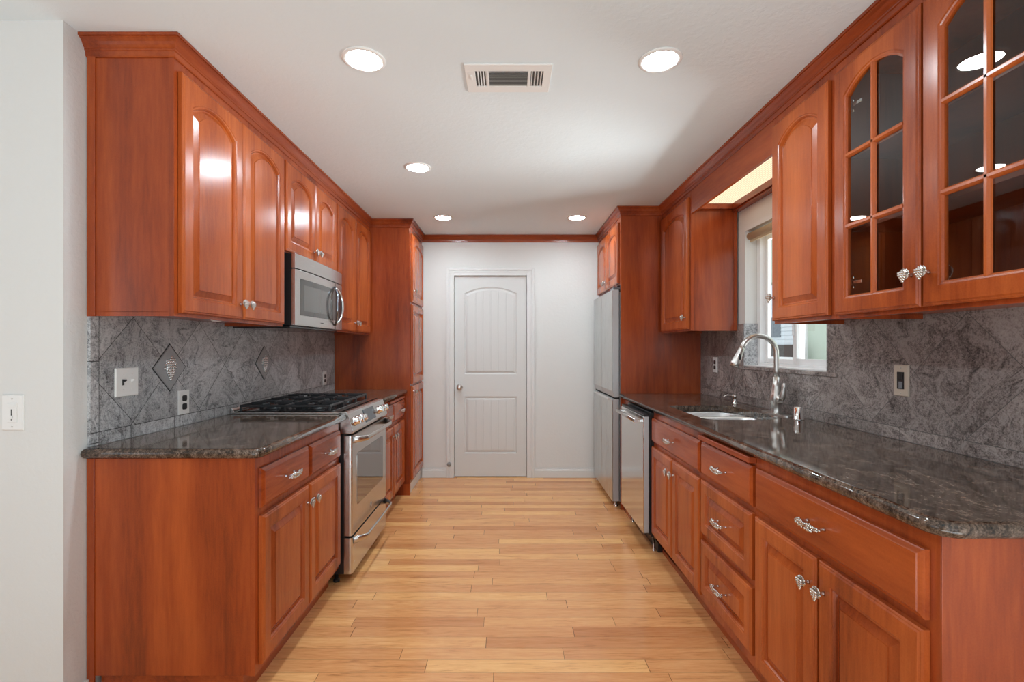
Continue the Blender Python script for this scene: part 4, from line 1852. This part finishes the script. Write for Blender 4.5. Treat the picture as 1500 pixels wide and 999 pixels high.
# ---------------------------------------------------------------- ceiling fixtures
cans = [(-0.569, 1.915, 'recessed round ceiling light, nearest on the left'),
        (0.603, 1.920, 'recessed round ceiling light, nearest on the right'),
        (-0.568, 3.057, 'recessed round ceiling light in the middle of the left row'),
        (-0.566, 4.230, 'recessed round ceiling light near the pantry crown, far left'),
        (0.602, 4.230, 'recessed round ceiling light near the fridge cabinet, far right')]
c0 = None
for x, y, lab in cans:
    if c0 is None:
        c0 = thing('recessed_light', lab, 'ceiling light', (x, y, CEIL), 0, 'recessed ceiling lights')
        mb = MB()
        mb.lathe([(0.066, -0.0005), (0.084, -0.0005), (0.084, 0.003), (0.078, 0.006), (0.068, 0.006), (0.066, 0.0005)], (0, 0, 0), '-z', 40, True, False)
        mb.build('trim_ring', WHITE, c0)
        mb = MB()
        mb.lathe([(0.067, 0.001), (0.067, 0.003), (0.060, 0.0055), (0.030, 0.007), (0.002, 0.0075)], (0, 0, 0), '-z', 40)
        mb.build('diffuser', LED, c0)
    else:
        c1 = c0.copy()
        C.objects.link(c1)
        c1.location = (x, y, CEIL)
        c1['label'] = lab
        for ch in c0.children:
            k = ch.copy()
            C.objects.link(k)
            k.parent = c1

v = thing('ceiling_vent', 'white metal air register in the ceiling between the two near lights', 'vent', (0.0015, 2.045, CEIL))
mb = MB()
VW, VD = 0.178, 0.105


def frame_rect(mb, x0, x1, y0, y1, ix, iy, z0, z1):
    pass


mb.box(-VW, VW, -VD, -0.058, -0.007, 0, 0.002)
mb.box(-VW, VW, 0.058, VD, -0.007, 0, 0.002)
for a, b in ((-VW, -0.137), (-0.090, -0.081), (0.081, 0.093), (0.145, VW)):
    mb.box(a, b, -0.060, 0.060, -0.007, 0, 0.001)
mb.build('faceplate', WHITE, v)
mb = MB()
mb.box(-0.14, 0.148, -0.062, 0.062, -0.0012, -0.0004)
mb.build('duct_opening', GRILLE, v)
mb = MB()
for k in range(11):
    y = -0.053 + k * 0.0106
    mb.prism([(y - 0.0035, -0.006), (y - 0.0025, -0.006), (y + 0.0030, -0.0015), (y + 0.0020, -0.0015)], 'x', -0.082, 0.082)
for side in (-1, 1):
    for k in range(4):
        x = (-0.128 + k * 0.0115) if side < 0 else (0.099 + k * 0.0128)
        mb.prism([(x, -0.006), (x + 0.002, -0.006), (x + 0.002 - side * 0.003, -0.0015), (x - side * 0.003, -0.0015)], 'y', -0.058, 0.058)
mb.build('louvres', WHITE, v)
mb = MB()
mb.box(-0.158, -0.150, -0.030, -0.004, -0.012, -0.006, 0.001)
mb.build('damper_lever', WHITE, v)

# under-cabinet puck light
u_ = thing('puck_light', 'tiny white puck light under the near left wall cabinet', 'light', (-1.28, 2.13, UZ + 0.0165))
mb = MB()
mb.lathe([(0.022, 0), (0.022, 0.012), (0.018, 0.016), (0.002, 0.017)], (0, 0, 0), '-z', 20)
mb.build('housing', WHITE, u_)

# ---------------------------------------------------------------- outdoors, seen through the sink window
GREENW = make_paint('pale_green_stucco', (0.52, 0.60, 0.50), 60, 0.3, 0.8)
LAWN = NT('garden_ground')
LAWN.base(LAWN.ramp(LAWN.noise(LAWN.pos(), 6, 4), [(0.3, (0.30, 0.28, 0.25)), (0.7, (0.42, 0.40, 0.36))]), 0.9)
mb = MB()
mb.box(1.76, 16, -4, 30, -0.30, -0.20)
struct(mb.build('ground', LAWN.m))
h = thing('neighbour_house', 'pale green stucco house wing outside the window with a white corner post', 'house', (6.0, 3.4, -0.2))
mb = MB()
mb.box(0, 0.25, -4.8, 6.30, 0.0, 4.6)
mb.box(0, 0.25, 6.30, 11.0, 3.0, 4.6)
mb.build('wall', GREENW, h)
mb = MB()
mb.box(-0.03, 0.12, 6.302, 6.66, 0.0, 2.999, 0.004)
mb.build('corner_post', VINYL, h)
h = thing('neighbour_house', 'white clapboard house far outside the window', 'house', (9.5, 14.5, -0.2))
mb = MB()
mb.box(0.03, 4, -6, 8, 0, 4.2)
for k in range(30):
    mb.prism([(0.03, k * 0.14), (0.0, k * 0.14), (0.02, k * 0.14 + 0.14), (0.03, k * 0.14 + 0.14)], 'y', -6, 8)
mb.build('clapboard', plain('white_clapboard', (0.75, 0.80, 0.84), 0.6), h)
mb = MB()
mb.box(-0.02, 0.032, 2.4, 3.6, 1.9, 2.6, 0.005)
mb.build('house_window', plain('grey_window', (0.12, 0.15, 0.18), 0.2), h)
fe = thing('garden_fence', 'weathered grey-brown board fence outside the window', 'fence', (5.6, 9.2, -0.2))
mb = MB()
for k in range(24):
    mb.box(0, 0.02, 0.30 + k * 0.15, 0.30 + k * 0.15 + 0.143, 0, 1.28)
mb.build('boards', plain('weathered_board', (0.13, 0.105, 0.09), 0.8), fe)
mb = MB()
mb.box(-0.03, 0.05, 0.30, 3.9, 1.28, 1.33, 0.004)
mb.build('cap_rail', VINYL, fe)
mb = MB()
mb.box(-0.01, 0.03, 0.30, 3.9, 1.33, 1.58, 0.004)
mb.build('lattice_top', plain('dark_board', (0.07, 0.06, 0.055), 0.8), fe)
